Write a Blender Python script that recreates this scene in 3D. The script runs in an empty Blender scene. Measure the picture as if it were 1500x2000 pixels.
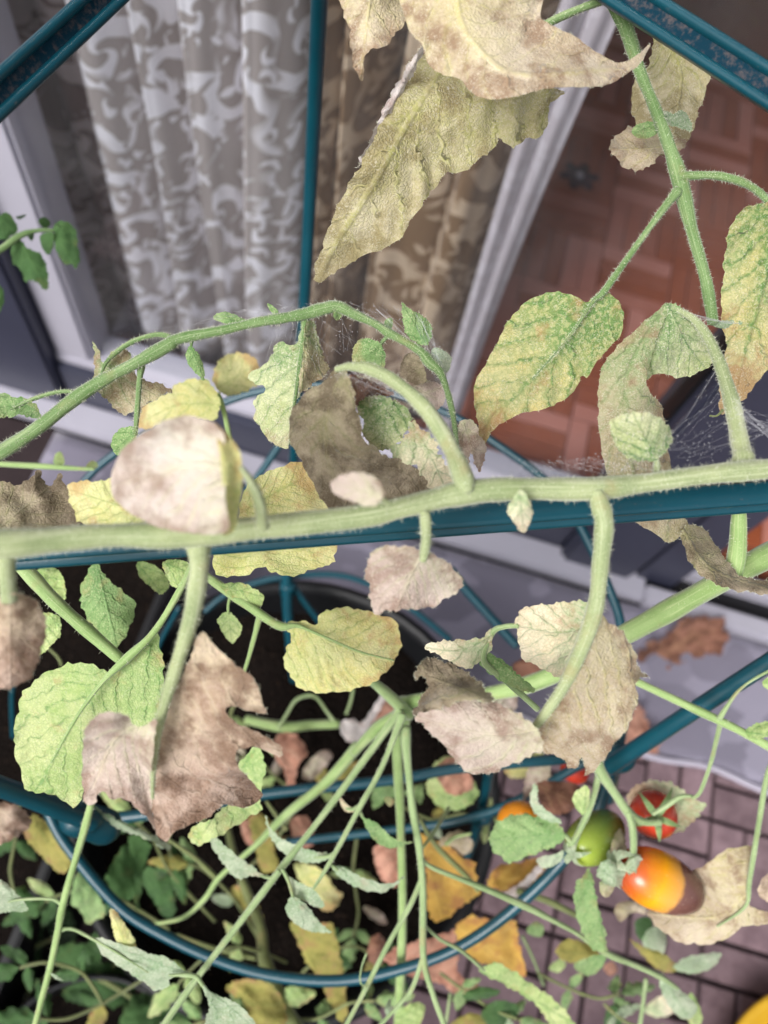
import bpy, bmesh, math, random
import numpy as np
from mathutils import Vector, Matrix
from mathutils.geometry import delaunay_2d_cdt

random.seed(7)
rng = np.random.default_rng(7)
scene = bpy.context.scene
COL = scene.collection

# ------------------------------------------------------------------ camera
F = 1510.0                                     # focal length in pixels of the 1500x2000 photograph
g = np.array([-210 / F, -700 / F, -1.0]); g /= np.linalg.norm(g)
AZ = -g
AX = np.array([700, -210, 0.0]); AX /= np.linalg.norm(AX)
AY = np.cross(AZ, AX)
ROT = np.array([AX, AY, AZ])                   # camera space -> world (z up, y towards the door)
FLOOR = -1.30                                  # balcony floor, the lens is 1.3 m above it

cam_d = bpy.data.cameras.new("camera")
cam = bpy.data.objects.new("camera", cam_d); COL.objects.link(cam)
cam.matrix_world = Matrix([list(ROT[0]) + [0], list(ROT[1]) + [0], list(ROT[2]) + [0], [0, 0, 0, 1]])
cam_d.sensor_fit = 'VERTICAL'; cam_d.sensor_height = 36.0; cam_d.sensor_width = 27.0
cam_d.lens = 36.0 * F / 2000.0
cam_d.clip_start = 0.02; cam_d.clip_end = 500
cam_d.dof.use_dof = True
cam_d.dof.focus_distance = 0.335
cam_d.dof.aperture_fstop = 6.8
scene.camera = cam

# ------------------------------------------------------------------ world, sun, exposure
SUN_EL, SUN_AZ = math.radians(45), math.radians(212)     # high soft sun from behind the camera
w = bpy.data.worlds.new("World"); scene.world = w; w.use_nodes = True
nt = w.node_tree; nt.nodes.clear()
sky = nt.nodes.new("ShaderNodeTexSky"); sky.sky_type = 'NISHITA'; sky.sun_disc = False
sky.sun_elevation = SUN_EL; sky.sun_rotation = SUN_AZ; sky.dust_density = 4.0; sky.air_density = 1.0
hs = nt.nodes.new("ShaderNodeHueSaturation"); hs.inputs['Saturation'].default_value = 0.30
bg = nt.nodes.new("ShaderNodeBackground"); bg.inputs['Strength'].default_value = 0.13
wo = nt.nodes.new("ShaderNodeOutputWorld")
nt.links.new(sky.outputs[0], hs.inputs['Color']); nt.links.new(hs.outputs[0], bg.inputs['Color']); nt.links.new(bg.outputs[0], wo.inputs[0])
sun_d = bpy.data.lights.new("sun", 'SUN'); sun_d.energy = 2.0; sun_d.angle = math.radians(28); sun_d.color = (1.0, 0.975, 0.96)
sun = bpy.data.objects.new("sun", sun_d); COL.objects.link(sun)
sd = Vector((math.sin(SUN_AZ) * math.cos(SUN_EL), math.cos(SUN_AZ) * math.cos(SUN_EL), math.sin(SUN_EL)))
sun.rotation_euler = sd.to_track_quat('Z', 'Y').to_euler()
vs = scene.view_settings
vs.view_transform = 'Standard'; vs.look = 'None'; vs.exposure = 0.60; vs.gamma = 1.0; vs.use_curve_mapping = False
scene.cycles.use_denoising = True
scene.cycles.max_bounces = 8; scene.cycles.transparent_max_bounces = 16

# ------------------------------------------------------------------ helpers
def P(x, y, d):
    """the point d metres in front of the lens (along its axis) seen at photograph pixel x, y"""
    return ROT @ np.array([(x - 750) / F * d, -(y - 1000) / F * d, -d])
def Pn(x, y, d):
    x = np.asarray(x, float); y = np.asarray(y, float); d = np.asarray(d, float)
    c = np.stack([(x - 750) / F * d, -(y - 1000) / F * d, -d], -1)
    return c @ ROT.T
def ony(x, y, v):
    r = P(x, y, 1.0); return r * v / r[1]
def onz(x, y, v):
    r = P(x, y, 1.0); return r * v / r[2]
def lin(c):
    o = []
    for v in c[:3]:
        v = v / 255.0
        o.append(v / 12.92 if v <= 0.04045 else ((v + 0.055) / 1.055) ** 2.4)
    return (*o, 1.0)
def parse(s):
    out = []
    for tok in s.split(','):
        v = [float(t) for t in tok.split()]
        if v: out.append(v)
    return out
def mesh(name, verts, faces, mat, parent=None, smooth=True):
    me = bpy.data.meshes.new(name)
    me.from_pydata([tuple(v) for v in verts], [], [tuple(f) for f in faces])
    me.update()
    if smooth: me.polygons.foreach_set('use_smooth', [True] * len(me.polygons))
    if mat is not None: me.materials.append(mat)
    o = bpy.data.objects.new(name, me); COL.objects.link(o)
    if parent is not None: o.parent = parent
    return o
def tag(o, label=None, cat=None, group=None, kind=None):
    if label: o['label'] = label
    if cat: o['category'] = cat
    if group: o['group'] = group
    if kind: o['kind'] = kind
    return o
def thing(name, label, cat, group=None):
    o = bpy.data.objects.new(name, None); COL.objects.link(o); o.empty_display_size = 0.02
    return tag(o, label, cat, group)
def box(name, lo, hi, mat, parent=None, bev=0.0):
    bm = bmesh.new(); bmesh.ops.create_cube(bm, size=1.0)
    for v in bm.verts:
        v.co = Vector([(lo[i] + hi[i]) / 2 + v.co[i] * (hi[i] - lo[i]) for i in range(3)])
    if bev: bmesh.ops.bevel(bm, geom=bm.edges[:], offset=bev, segments=2, affect='EDGES')
    me = bpy.data.meshes.new(name); bm.to_mesh(me); bm.free()
    me.materials.append(mat)
    o = bpy.data.objects.new(name, me); COL.objects.link(o)
    if parent is not None: o.parent = parent
    return o

# ---- node helper
class N:
    def __init__(s, name):
        s.m = bpy.data.materials.new(name); s.m.use_nodes = True
        s.t = s.m.node_tree; s.t.nodes.clear()
        s.out = s.t.nodes.new('ShaderNodeOutputMaterial')
    def new(s, typ, **kw):
        n = s.t.nodes.new('ShaderNode' + typ)
        for k, v in kw.items(): setattr(n, k, v)
        return n
    def link(s, a, b): s.t.links.new(a, b)
    def put(s, sock, v):
        if isinstance(v, bpy.types.NodeSocket): s.link(v, sock)
        else: sock.default_value = v
    def math(s, op, a, b=None, clamp=False):
        n = s.new('Math', operation=op); n.use_clamp = clamp
        s.put(n.inputs[0], a)
        if b is not None: s.put(n.inputs[1], b)
        return n.outputs[0]
    def ramp(s, f, a, b, smooth=True):
        n = s.new('MapRange'); n.interpolation_type = 'SMOOTHSTEP' if smooth else 'LINEAR'
        s.put(n.inputs['Value'], f); n.inputs['From Min'].default_value = a; n.inputs['From Max'].default_value = b
        return n.outputs[0]
    def noise(s, vec, scale, detail=3.0, rough=0.55, dist=0.0):
        n = s.new('TexNoise'); s.put(n.inputs['Vector'], vec)
        n.inputs['Scale'].default_value = scale; n.inputs['Detail'].default_value = detail
        n.inputs['Roughness'].default_value = rough; n.inputs['Distortion'].default_value = dist
        return n.outputs['Fac']
    def mix(s, f, a, b):
        n = s.new('Mix', data_type='RGBA')
        s.put(n.inputs[0], f)
        s.put(n.inputs[6], a); s.put(n.inputs[7], b)
        return n.outputs[2]
    def bsdf(s, col, rough=0.6, spec=0.3, sheen=0.0, metal=0.0, coat=0.0):
        b = s.new('BsdfPrincipled')
        s.put(b.inputs['Base Color'], col); s.put(b.inputs['Roughness'], rough)
        b.inputs['Specular IOR Level'].default_value = spec; b.inputs['Metallic'].default_value = metal
        b.inputs['Sheen Weight'].default_value = sheen; b.inputs['Sheen Roughness'].default_value = 0.4
        b.inputs['Coat Weight'].default_value = coat; b.inputs['Coat Roughness'].default_value = 0.08
        return b
    def bump(s, b, h, strength, dist):
        n = s.new('Bump'); n.inputs['Strength'].default_value = strength; n.inputs['Distance'].default_value = dist
        s.put(n.inputs['Height'], h); s.link(n.outputs[0], b.inputs['Normal']); return n
    def objco(s): return s.new('TexCoord').outputs['Object']
    def done(s, sh): s.link(sh, s.out.inputs[0]); return s.m

def plain(name, c, rough=0.6, spec=0.3, var=0.12, scale=40.0, metal=0.0, bump=0.0, coat=0.0):
    n = N(name); co = n.objco()
    f = n.noise(co, scale, 4.0)
    c = np.array(lin(c)); lo = c * (1 - var); hi = c * (1 + var); lo[3] = hi[3] = 1
    b = n.bsdf(n.mix(f, tuple(lo), tuple(np.minimum(hi, 1))), rough, spec, metal=metal, coat=coat)
    if bump: n.bump(b, n.noise(co, scale * 6, 5.0), bump, 0.002)
    return n.done(b.outputs[0])

def leaf_mat(name, mid, alt, vein, brown, b_amt=0.3, v_amt=0.6, stip=0.3, green=None, g_amt=0.0, trans=0.34, stipc=(226, 220, 200), edge=0.5, tip=0.0, halo=0.45):
    n = N(name); co = n.objco()
    uv = n.new('Attribute', attribute_name='leafuv').outputs['Vector']
    sep = n.new('SeparateXYZ'); n.link(uv, sep.inputs[0]); u, v, ed = sep.outputs
    big = n.noise(co, 55, 4.0); med = n.noise(co, 190, 4.0, 0.6); fine = n.noise(co, 1500, 3.0, 0.6); brn = n.noise(co, 75, 5.0, 0.62)
    av = n.math('ABSOLUTE', v)
    wob = n.math('MULTIPLY', n.math('SUBTRACT', n.noise(co, 110, 2.0), 0.5), 1.1)
    ph = n.math('ADD', n.new('Attribute', attribute_name='vph').outputs['Fac'], wob)
    fr = n.math('FRACT', ph)
    tri = n.math('ABSOLUTE', n.math('SUBTRACT', fr, 0.5))
    lat = n.ramp(tri, 0.10, 0.0)
    midr = n.ramp(av, 0.022, 0.004)
    vo = n.new('TexVoronoi', feature='DISTANCE_TO_EDGE'); vo.inputs['Scale'].default_value = 620
    dv = n.new('VectorMath', operation='ADD'); n.link(co, dv.inputs[0])
    nz = n.new('TexNoise'); nz.inputs['Scale'].default_value = 260; n.link(co, nz.inputs['Vector'])
    sc = n.new('VectorMath', operation='SCALE'); n.link(nz.outputs['Color'], sc.inputs[0]); sc.inputs['Scale'].default_value = 0.003
    n.link(sc.outputs[0], dv.inputs[1]); n.link(dv.outputs[0], vo.inputs['Vector'])
    ret = n.math('MULTIPLY', n.ramp(vo.outputs['Distance'], 0.22, 0.03), 0.38)
    vm = n.math('MAXIMUM', n.math('MAXIMUM', n.math('MULTIPLY', lat, 0.9), midr), ret)
    c = n.mix(n.ramp(big, 0.38, 0.62), lin(mid), lin(alt))
    if green is not None and g_amt > 0:
        gm = n.ramp(n.math('ADD', n.math('MULTIPLY', u, 0.85), n.math('MULTIPLY', n.math('SUBTRACT', big, 0.5), 1.3)), 0.62, 0.02)
        gm = n.math('MULTIPLY', gm, g_amt)
        c = n.mix(gm, c, lin(green))
    gate = n.ramp(med, 0.30, 0.62)
    mot = n.math('MULTIPLY', n.ramp(n.noise(co, 480, 3.0, 0.6), 0.46, 0.60), 0.38)
    zone = n.math('MULTIPLY', n.math('MULTIPLY', n.math('MAXIMUM', n.ramp(tri, 0.26, 0.02), n.ramp(av, 0.08, 0.01)), halo), n.ramp(big, 0.30, 0.60))
    c = n.mix(n.math('MULTIPLY', zone, n.ramp(u, 1.0, 0.35)), c, lin(green if green is not None else vein))
    c = n.mix(n.math('MULTIPLY', n.math('MULTIPLY', vm, v_amt), n.math('ADD', n.math('MULTIPLY', gate, 0.6), 0.4)), c, lin(vein))
    c = n.mix(mot, c, lin(mid))
    bsum = n.math('ADD', brn, n.math('MULTIPLY', n.math('SUBTRACT', 1.0, ed), 0.16 * edge))
    bsum = n.math('ADD', bsum, n.math('MULTIPLY', n.ramp(u, 0.55, 1.0), 0.30 * tip))
    t0 = 0.72 - 0.42 * b_amt
    bm_ = n.ramp(bsum, t0 - 0.09, t0 + 0.12)
    c = n.mix(n.math('MULTIPLY', bm_, 0.85), c, lin(brown))
    sm = n.math('MULTIPLY', n.ramp(fine, 0.50, 0.66), n.ramp(med, 0.30, 0.58))
    c = n.mix(n.math('MULTIPLY', sm, stip), c, lin(stipc))
    dk = n.math('MULTIPLY', n.ramp(n.noise(co, 2300, 2.0), 0.62, 0.74), 0.30)
    c = n.mix(dk, c, tuple(np.array(lin(brown)) * 0.6))
    oi = n.new('ObjectInfo')
    hv = n.new('HueSaturation'); hv.inputs['Saturation'].default_value = 0.93
    n.put(hv.inputs['Value'], n.math('ADD', n.math('MULTIPLY', oi.outputs['Random'], 0.20), 1.0)); n.link(c, hv.inputs['Color'])
    c = hv.outputs[0]
    b = n.bsdf(c, 0.68, 0.22, sheen=0.25)
    h = n.math('ADD', n.math('MULTIPLY', vm, -0.8), n.math('ADD', n.math('MULTIPLY', fine, 0.22), n.math('MULTIPLY', med, 0.7)))
    n.bump(b, h, 0.55, 0.0016)
    tr = n.new('BsdfTranslucent'); n.link(c, tr.inputs['Color'])
    ms = n.new('MixShader'); ms.inputs[0].default_value = trans
    n.link(b.outputs[0], ms.inputs[1]); n.link(tr.outputs[0], ms.inputs[2])
    return n.done(ms.outputs[0])

LM = {
 'tan':    leaf_mat('leaf_tan', (208, 192, 170), (188, 168, 140), (196, 188, 118), (142, 112, 86), 0.34, 0.5, 0.45, (190, 184, 110), 0.35),
 'tangreen': leaf_mat('leaf_tan_green', (212, 200, 170), (194, 182, 138), (176, 176, 92), (152, 138, 92), 0.32, 0.6, 0.5, (172, 174, 96), 0.55, tip=0.6, halo=0.55),
 'tanpink': leaf_mat('leaf_pink_tan', (208, 190, 180), (188, 167, 156), (204, 196, 156), (150, 122, 108), 0.36, 0.30, 0.40, (196, 205, 150), 0.35),
 'pale':   leaf_mat('leaf_bleached', (212, 200, 193), (196, 178, 168), (212, 204, 176), (150, 124, 108), 0.30, 0.25, 0.35, (214, 214, 170), 0.3),
 'brown':  leaf_mat('leaf_brown', (190, 164, 148), (150, 118, 97), (214, 198, 180), (114, 84, 62), 0.44, 0.35, 0.22, (212, 194, 160), 0.85, stipc=(200, 180, 165)),
 'olive':  leaf_mat('leaf_olive', (176, 160, 138), (150, 136, 108), (134, 136, 82), (100, 86, 66), 0.40, 0.35, 0.35, (134, 140, 84), 0.3, stipc=(190, 176, 150)),
 'olgreen': leaf_mat('leaf_olive_green', (202, 188, 156), (182, 170, 128), (100, 138, 68), (154, 128, 98), 0.26, 0.55, 0.45, (110, 150, 84), 0.7),
 'mottled': leaf_mat('leaf_mottled', (216, 206, 148), (200, 188, 116), (94, 134, 64), (172, 132, 84), 0.12, 0.9, 0.40, (88, 134, 60), 0.92, tip=0.9, halo=0.85),
 'green':  leaf_mat('leaf_green', (150, 180, 116), (124, 160, 92), (80, 128, 64), (160, 150, 96), 0.12, 0.7, 0.55, (96, 144, 76), 0.6, stipc=(214, 216, 170)),
 'speck':  leaf_mat('leaf_speckled', (206, 210, 162), (178, 190, 128), (86, 132, 68), (166, 146, 110), 0.12, 0.85, 0.65, (84, 134, 64), 0.75, halo=0.75),
 'yellow': leaf_mat('leaf_yellow', (230, 224, 160), (220, 212, 130), (158, 176, 92), (196, 160, 98), 0.14, 0.7, 0.25, (176, 196, 104), 0.4, tip=0.5, halo=0.4),
 'lime':   leaf_mat('leaf_lime', (204, 214, 146), (168, 194, 112), (98, 148, 70), (190, 170, 110), 0.10, 0.85, 0.30, (132, 176, 94), 0.6),
 'sage':   leaf_mat('leaf_sage', (186, 196, 168), (152, 174, 134), (104, 146, 98), (176, 170, 140), 0.10, 0.7, 0.75, (130, 164, 118), 0.5, stipc=(222, 224, 204)),
 'cream':  leaf_mat('leaf_cream', (236, 224, 196), (222, 208, 172), (112, 150, 92), (184, 150, 116), 0.25, 0.65, 0.35, (150, 184, 124), 0.75),
 'deep':   leaf_mat('leaf_deep_green', (66, 104, 54), (52, 86, 44), (90, 124, 68), (96, 104, 54), 0.08, 0.4, 0.10, (78, 118, 60), 0.5, stipc=(130, 156, 100)),
 'dark':   leaf_mat('leaf_dark_green', (46, 74, 38), (34, 58, 30), (62, 92, 50), (50, 60, 32), 0.05, 0.4, 0.05),
 'ochre':  leaf_mat('leaf_ochre', (206, 162, 54), (190, 142, 44), (216, 180, 84), (176, 116, 60), 0.30, 0.5, 0.12, stipc=(226, 196, 110)),
 'oliveyellow': leaf_mat('leaf_olive_yellow', (170, 160, 78), (146, 138, 66), (120, 130, 58), (170, 126, 84), 0.25, 0.5, 0.10, stipc=(190, 184, 110)),
 'salmon': leaf_mat('leaf_salmon', (206, 150, 126), (186, 126, 102), (216, 176, 150), (150, 92, 72), 0.28, 0.3, 0.12, stipc=(222, 180, 160)),
 'rust':   leaf_mat('leaf_rust', (158, 108, 88), (128, 82, 64), (184, 142, 104), (92, 56, 42), 0.38, 0.3, 0.10, stipc=(190, 150, 126)),
 'white':  leaf_mat('leaf_white', (222, 214, 212), (204, 194, 192), (226, 220, 214), (176, 150, 140), 0.15, 0.2, 0.2),
}

def stem_mat(name, c1, c2, pale):
    n = N(name); co = n.objco()
    f = n.noise(co, 60, 4.0); fi = n.noise(co, 1700, 2.0)
    uv = n.new('Attribute', attribute_name='stemuv').outputs['Vector']
    sep = n.new('SeparateXYZ'); n.link(uv, sep.inputs[0])
    mp = n.new('CombineXYZ'); n.put(mp.inputs[0], n.math('MULTIPLY', sep.outputs[0], 30.0)); n.put(mp.inputs[1], n.math('MULTIPLY', sep.outputs[1], 14.0))
    st = n.noise(mp.outputs[0], 1.0, 3.0)
    c = n.mix(n.ramp(f, 0.3, 0.7), lin(c1), lin(c2))
    c = n.mix(n.math('MULTIPLY', n.ramp(st, 0.45, 0.7), 0.45), c, lin(pale))
    c = n.mix(n.math('MULTIPLY', n.ramp(fi, 0.55, 0.72), 0.40), c, lin(pale))
    c = n.mix(n.math('MULTIPLY', n.ramp(n.noise(co, 42, 4.0, 0.65), 0.56, 0.72), 0.45), c, tuple(np.array(lin((150, 134, 92)))))
    b = n.bsdf(c, 0.6, 0.25, sheen=0.4)
    n.bump(b, n.math('ADD', st, n.math('MULTIPLY', fi, 0.4)), 0.5, 0.0007)
    return n.done(b.outputs[0])
SM = {
 'pale':  stem_mat('stem_pale', (154, 164, 120), (128, 142, 98), (200, 204, 172)),
 'green': stem_mat('stem_green', (104, 132, 80), (86, 116, 64), (172, 184, 142)),
 'fresh': stem_mat('stem_fresh', (142, 168, 106), (124, 152, 90), (190, 200, 152)),
 'sage':  stem_mat('stem_sage', (138, 160, 110), (116, 140, 90), (190, 198, 160)),
 'olive': stem_mat('stem_olive', (112, 122, 74), (98, 106, 66), (150, 156, 110)),
}
def hair_mat():
    n = N('plant_hair')
    b = n.bsdf(lin((226, 228, 206)), 0.5, 0.3)
    tr = n.new('BsdfTranslucent'); tr.inputs['Color'].default_value = lin((226, 228, 206))
    ms = n.new('MixShader'); ms.inputs[0].default_value = 0.4
    n.link(b.outputs[0], ms.inputs[1]); n.link(tr.outputs[0], ms.inputs[2])
    return n.done(ms.outputs[0])
HAIR = hair_mat()

# ---- smooth curves
def catmull(pts, n_per=8, closed=False):
    p = np.asarray(pts, float); n = len(p)
    if n == 2 and not closed:
        t = np.linspace(0, 1, n_per * 2)[:, None]; return p[0] * (1 - t) + p[1] * t
    out = []
    rngk = range(n) if closed else range(n - 1)
    for i in rngk:
        if closed: a, b, c, d = p[(i - 1) % n], p[i], p[(i + 1) % n], p[(i + 2) % n]
        else: a, b, c, d = p[max(i - 1, 0)], p[i], p[i + 1], p[min(i + 2, n - 1)]
        t = np.linspace(0, 1, n_per, endpoint=False)[:, None]
        out.append(0.5 * (2 * b + (c - a) * t + (2 * a - 5 * b + 4 * c - d) * t ** 2 + (3 * b - a - 3 * c + d) * t ** 3))
    if not closed: out.append(p[-1:])
    return np.concatenate(out)

def frames(c):
    t = np.gradient(c, axis=0); t /= np.linalg.norm(t, axis=1)[:, None] + 1e-12
    ref = np.array([0.3, 0.2, 0.93]); ref = ref - t[0] * ref.dot(t[0]); ref /= np.linalg.norm(ref)
    A = [ref]
    for i in range(1, len(c)):
        r = A[-1] - t[i] * A[-1].dot(t[i]); r /= np.linalg.norm(r) + 1e-12; A.append(r)
    A = np.array(A); return t, A, np.cross(t, A)

def sweep(name, c, rad, mat, parent=None, sides=10, ridge=0.0, attr=None, profile=None):
    """tube of radius rad along the 3-D points c, closed at both ends"""
    t, A, B = frames(c); n = len(c)
    th = np.linspace(0, 2 * math.pi, sides, endpoint=False)
    rr = np.ones(sides) if profile is None else profile
    V = []
    rad = np.broadcast_to(np.asarray(rad, float), (n,))
    for i in range(n):
        k = rad[i] * rr * (1 + ridge * np.cos(th * 5 + 0.6 * math.sin(i * 0.13)))
        V.append(c[i] + A[i] * (np.cos(th) * k)[:, None] + B[i] * (np.sin(th) * k)[:, None])
    V = np.concatenate(V).tolist()
    Fc = [(i * sides + j, i * sides + (j + 1) % sides, (i + 1) * sides + (j + 1) % sides, (i + 1) * sides + j) for i in range(n - 1) for j in range(sides)]
    a, b = len(V), len(V) + 1
    V += [(c[0] - t[0] * rad[0] * 0.4).tolist(), (c[-1] + t[-1] * rad[-1] * 0.4).tolist()]
    Fc += [(a, (j + 1) % sides, j) for j in range(sides)] + [(b, (n - 1) * sides + j, (n - 1) * sides + (j + 1) % sides) for j in range(sides)]
    o = mesh(name, V, Fc, mat, parent)
    if attr:
        s = np.concatenate([[0], np.cumsum(np.linalg.norm(np.diff(c, axis=0), axis=1))])
        at = o.data.attributes.new(attr, 'FLOAT_VECTOR', 'POINT')
        d = np.zeros((len(V), 3)); d[:n * sides, 0] = np.repeat(s, sides); d[:n * sides, 1] = np.tile(np.abs(np.linspace(-1, 1, sides)), n)
        d[a, 0] = 0; d[b, 0] = s[-1]
        at.data.foreach_set('vector', d.ravel())
    return o

def pxcurve(spec, d0, d1=None, n_per=8):
    """'x y width [depth]' list -> 3-D centre line and radius"""
    q = parse(spec); n = len(q)
    arc = np.concatenate([[0], np.cumsum([math.hypot(q[i + 1][0] - q[i][0], q[i + 1][1] - q[i][1]) for i in range(n - 1)])]); arc /= arc[-1]
    d1 = d0 if d1 is None else d1
    rows = [(a[0], a[1], a[2], a[3] if len(a) > 3 else d0 + (d1 - d0) * s) for a, s in zip(q, arc)]
    r = catmull(rows, n_per)
    return Pn(r[:, 0], r[:, 1], r[:, 3]), np.maximum(r[:, 2], 1.5) / 2 * r[:, 3] / F

def hairs(c, rad, parent, per_mm=4.0, lo=0.0007, hi=0.0021, wid=0.00010):
    t, A, B = frames(c)
    s = np.concatenate([[0], np.cumsum(np.linalg.norm(np.diff(c, axis=0), axis=1))])
    n = int(s[-1] * 1000 * per_mm * 1.5)
    if n < 4: return
    x = rng.random(n) * s[-1]
    idx = np.clip(np.searchsorted(s, x) - 1, 0, len(c) - 2)
    f = ((x - s[idx]) / (s[idx + 1] - s[idx] + 1e-12))[:, None]
    p = c[idx] * (1 - f) + c[idx + 1] * f
    r = (rad[idx] * (1 - f[:, 0]) + rad[idx + 1] * f[:, 0])[:, None]
    a = rng.random(n) * 2 * math.pi
    nr = A[idx] * np.cos(a)[:, None] + B[idx] * np.sin(a)[:, None]
    dr = nr + 0.45 * rng.normal(size=(n, 3)); dr /= np.linalg.norm(dr, axis=1)[:, None]
    ln = (lo + (hi - lo) * rng.random(n) ** 2)[:, None]
    sd_ = np.cross(dr, rng.normal(size=(n, 3))); sd_ /= np.linalg.norm(sd_, axis=1)[:, None]
    base = p + nr * r * 0.96
    V = np.stack([base - sd_ * wid, base + sd_ * wid, base + dr * ln], 1).reshape(-1, 3)
    o = mesh('hairs', V, [(3 * i, 3 * i + 1, 3 * i + 2) for i in range(n)], HAIR, parent, smooth=False)
    o['kind'] = 'stuff'

TH = [1.0]
def stem(parent, mat, spec, d0, d1=None, hair=0.0, name='stem', sides=10, ridge=0.04, hl=0.0021):
    c, r = pxcurve(spec, d0, d1)
    k_ = np.arange(len(r)); r = r * TH[0] * (1 + 0.05 * np.sin(k_ * 0.37 + len(spec)) + 0.035 * np.sin(k_ * 0.91 + d0 * 90))
    o = sweep(name, c, r, SM[mat], parent, sides=sides, ridge=ridge, attr='stemuv')
    if hair: hairs(c, r, o, hair, hi=hl)
    return o

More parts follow.
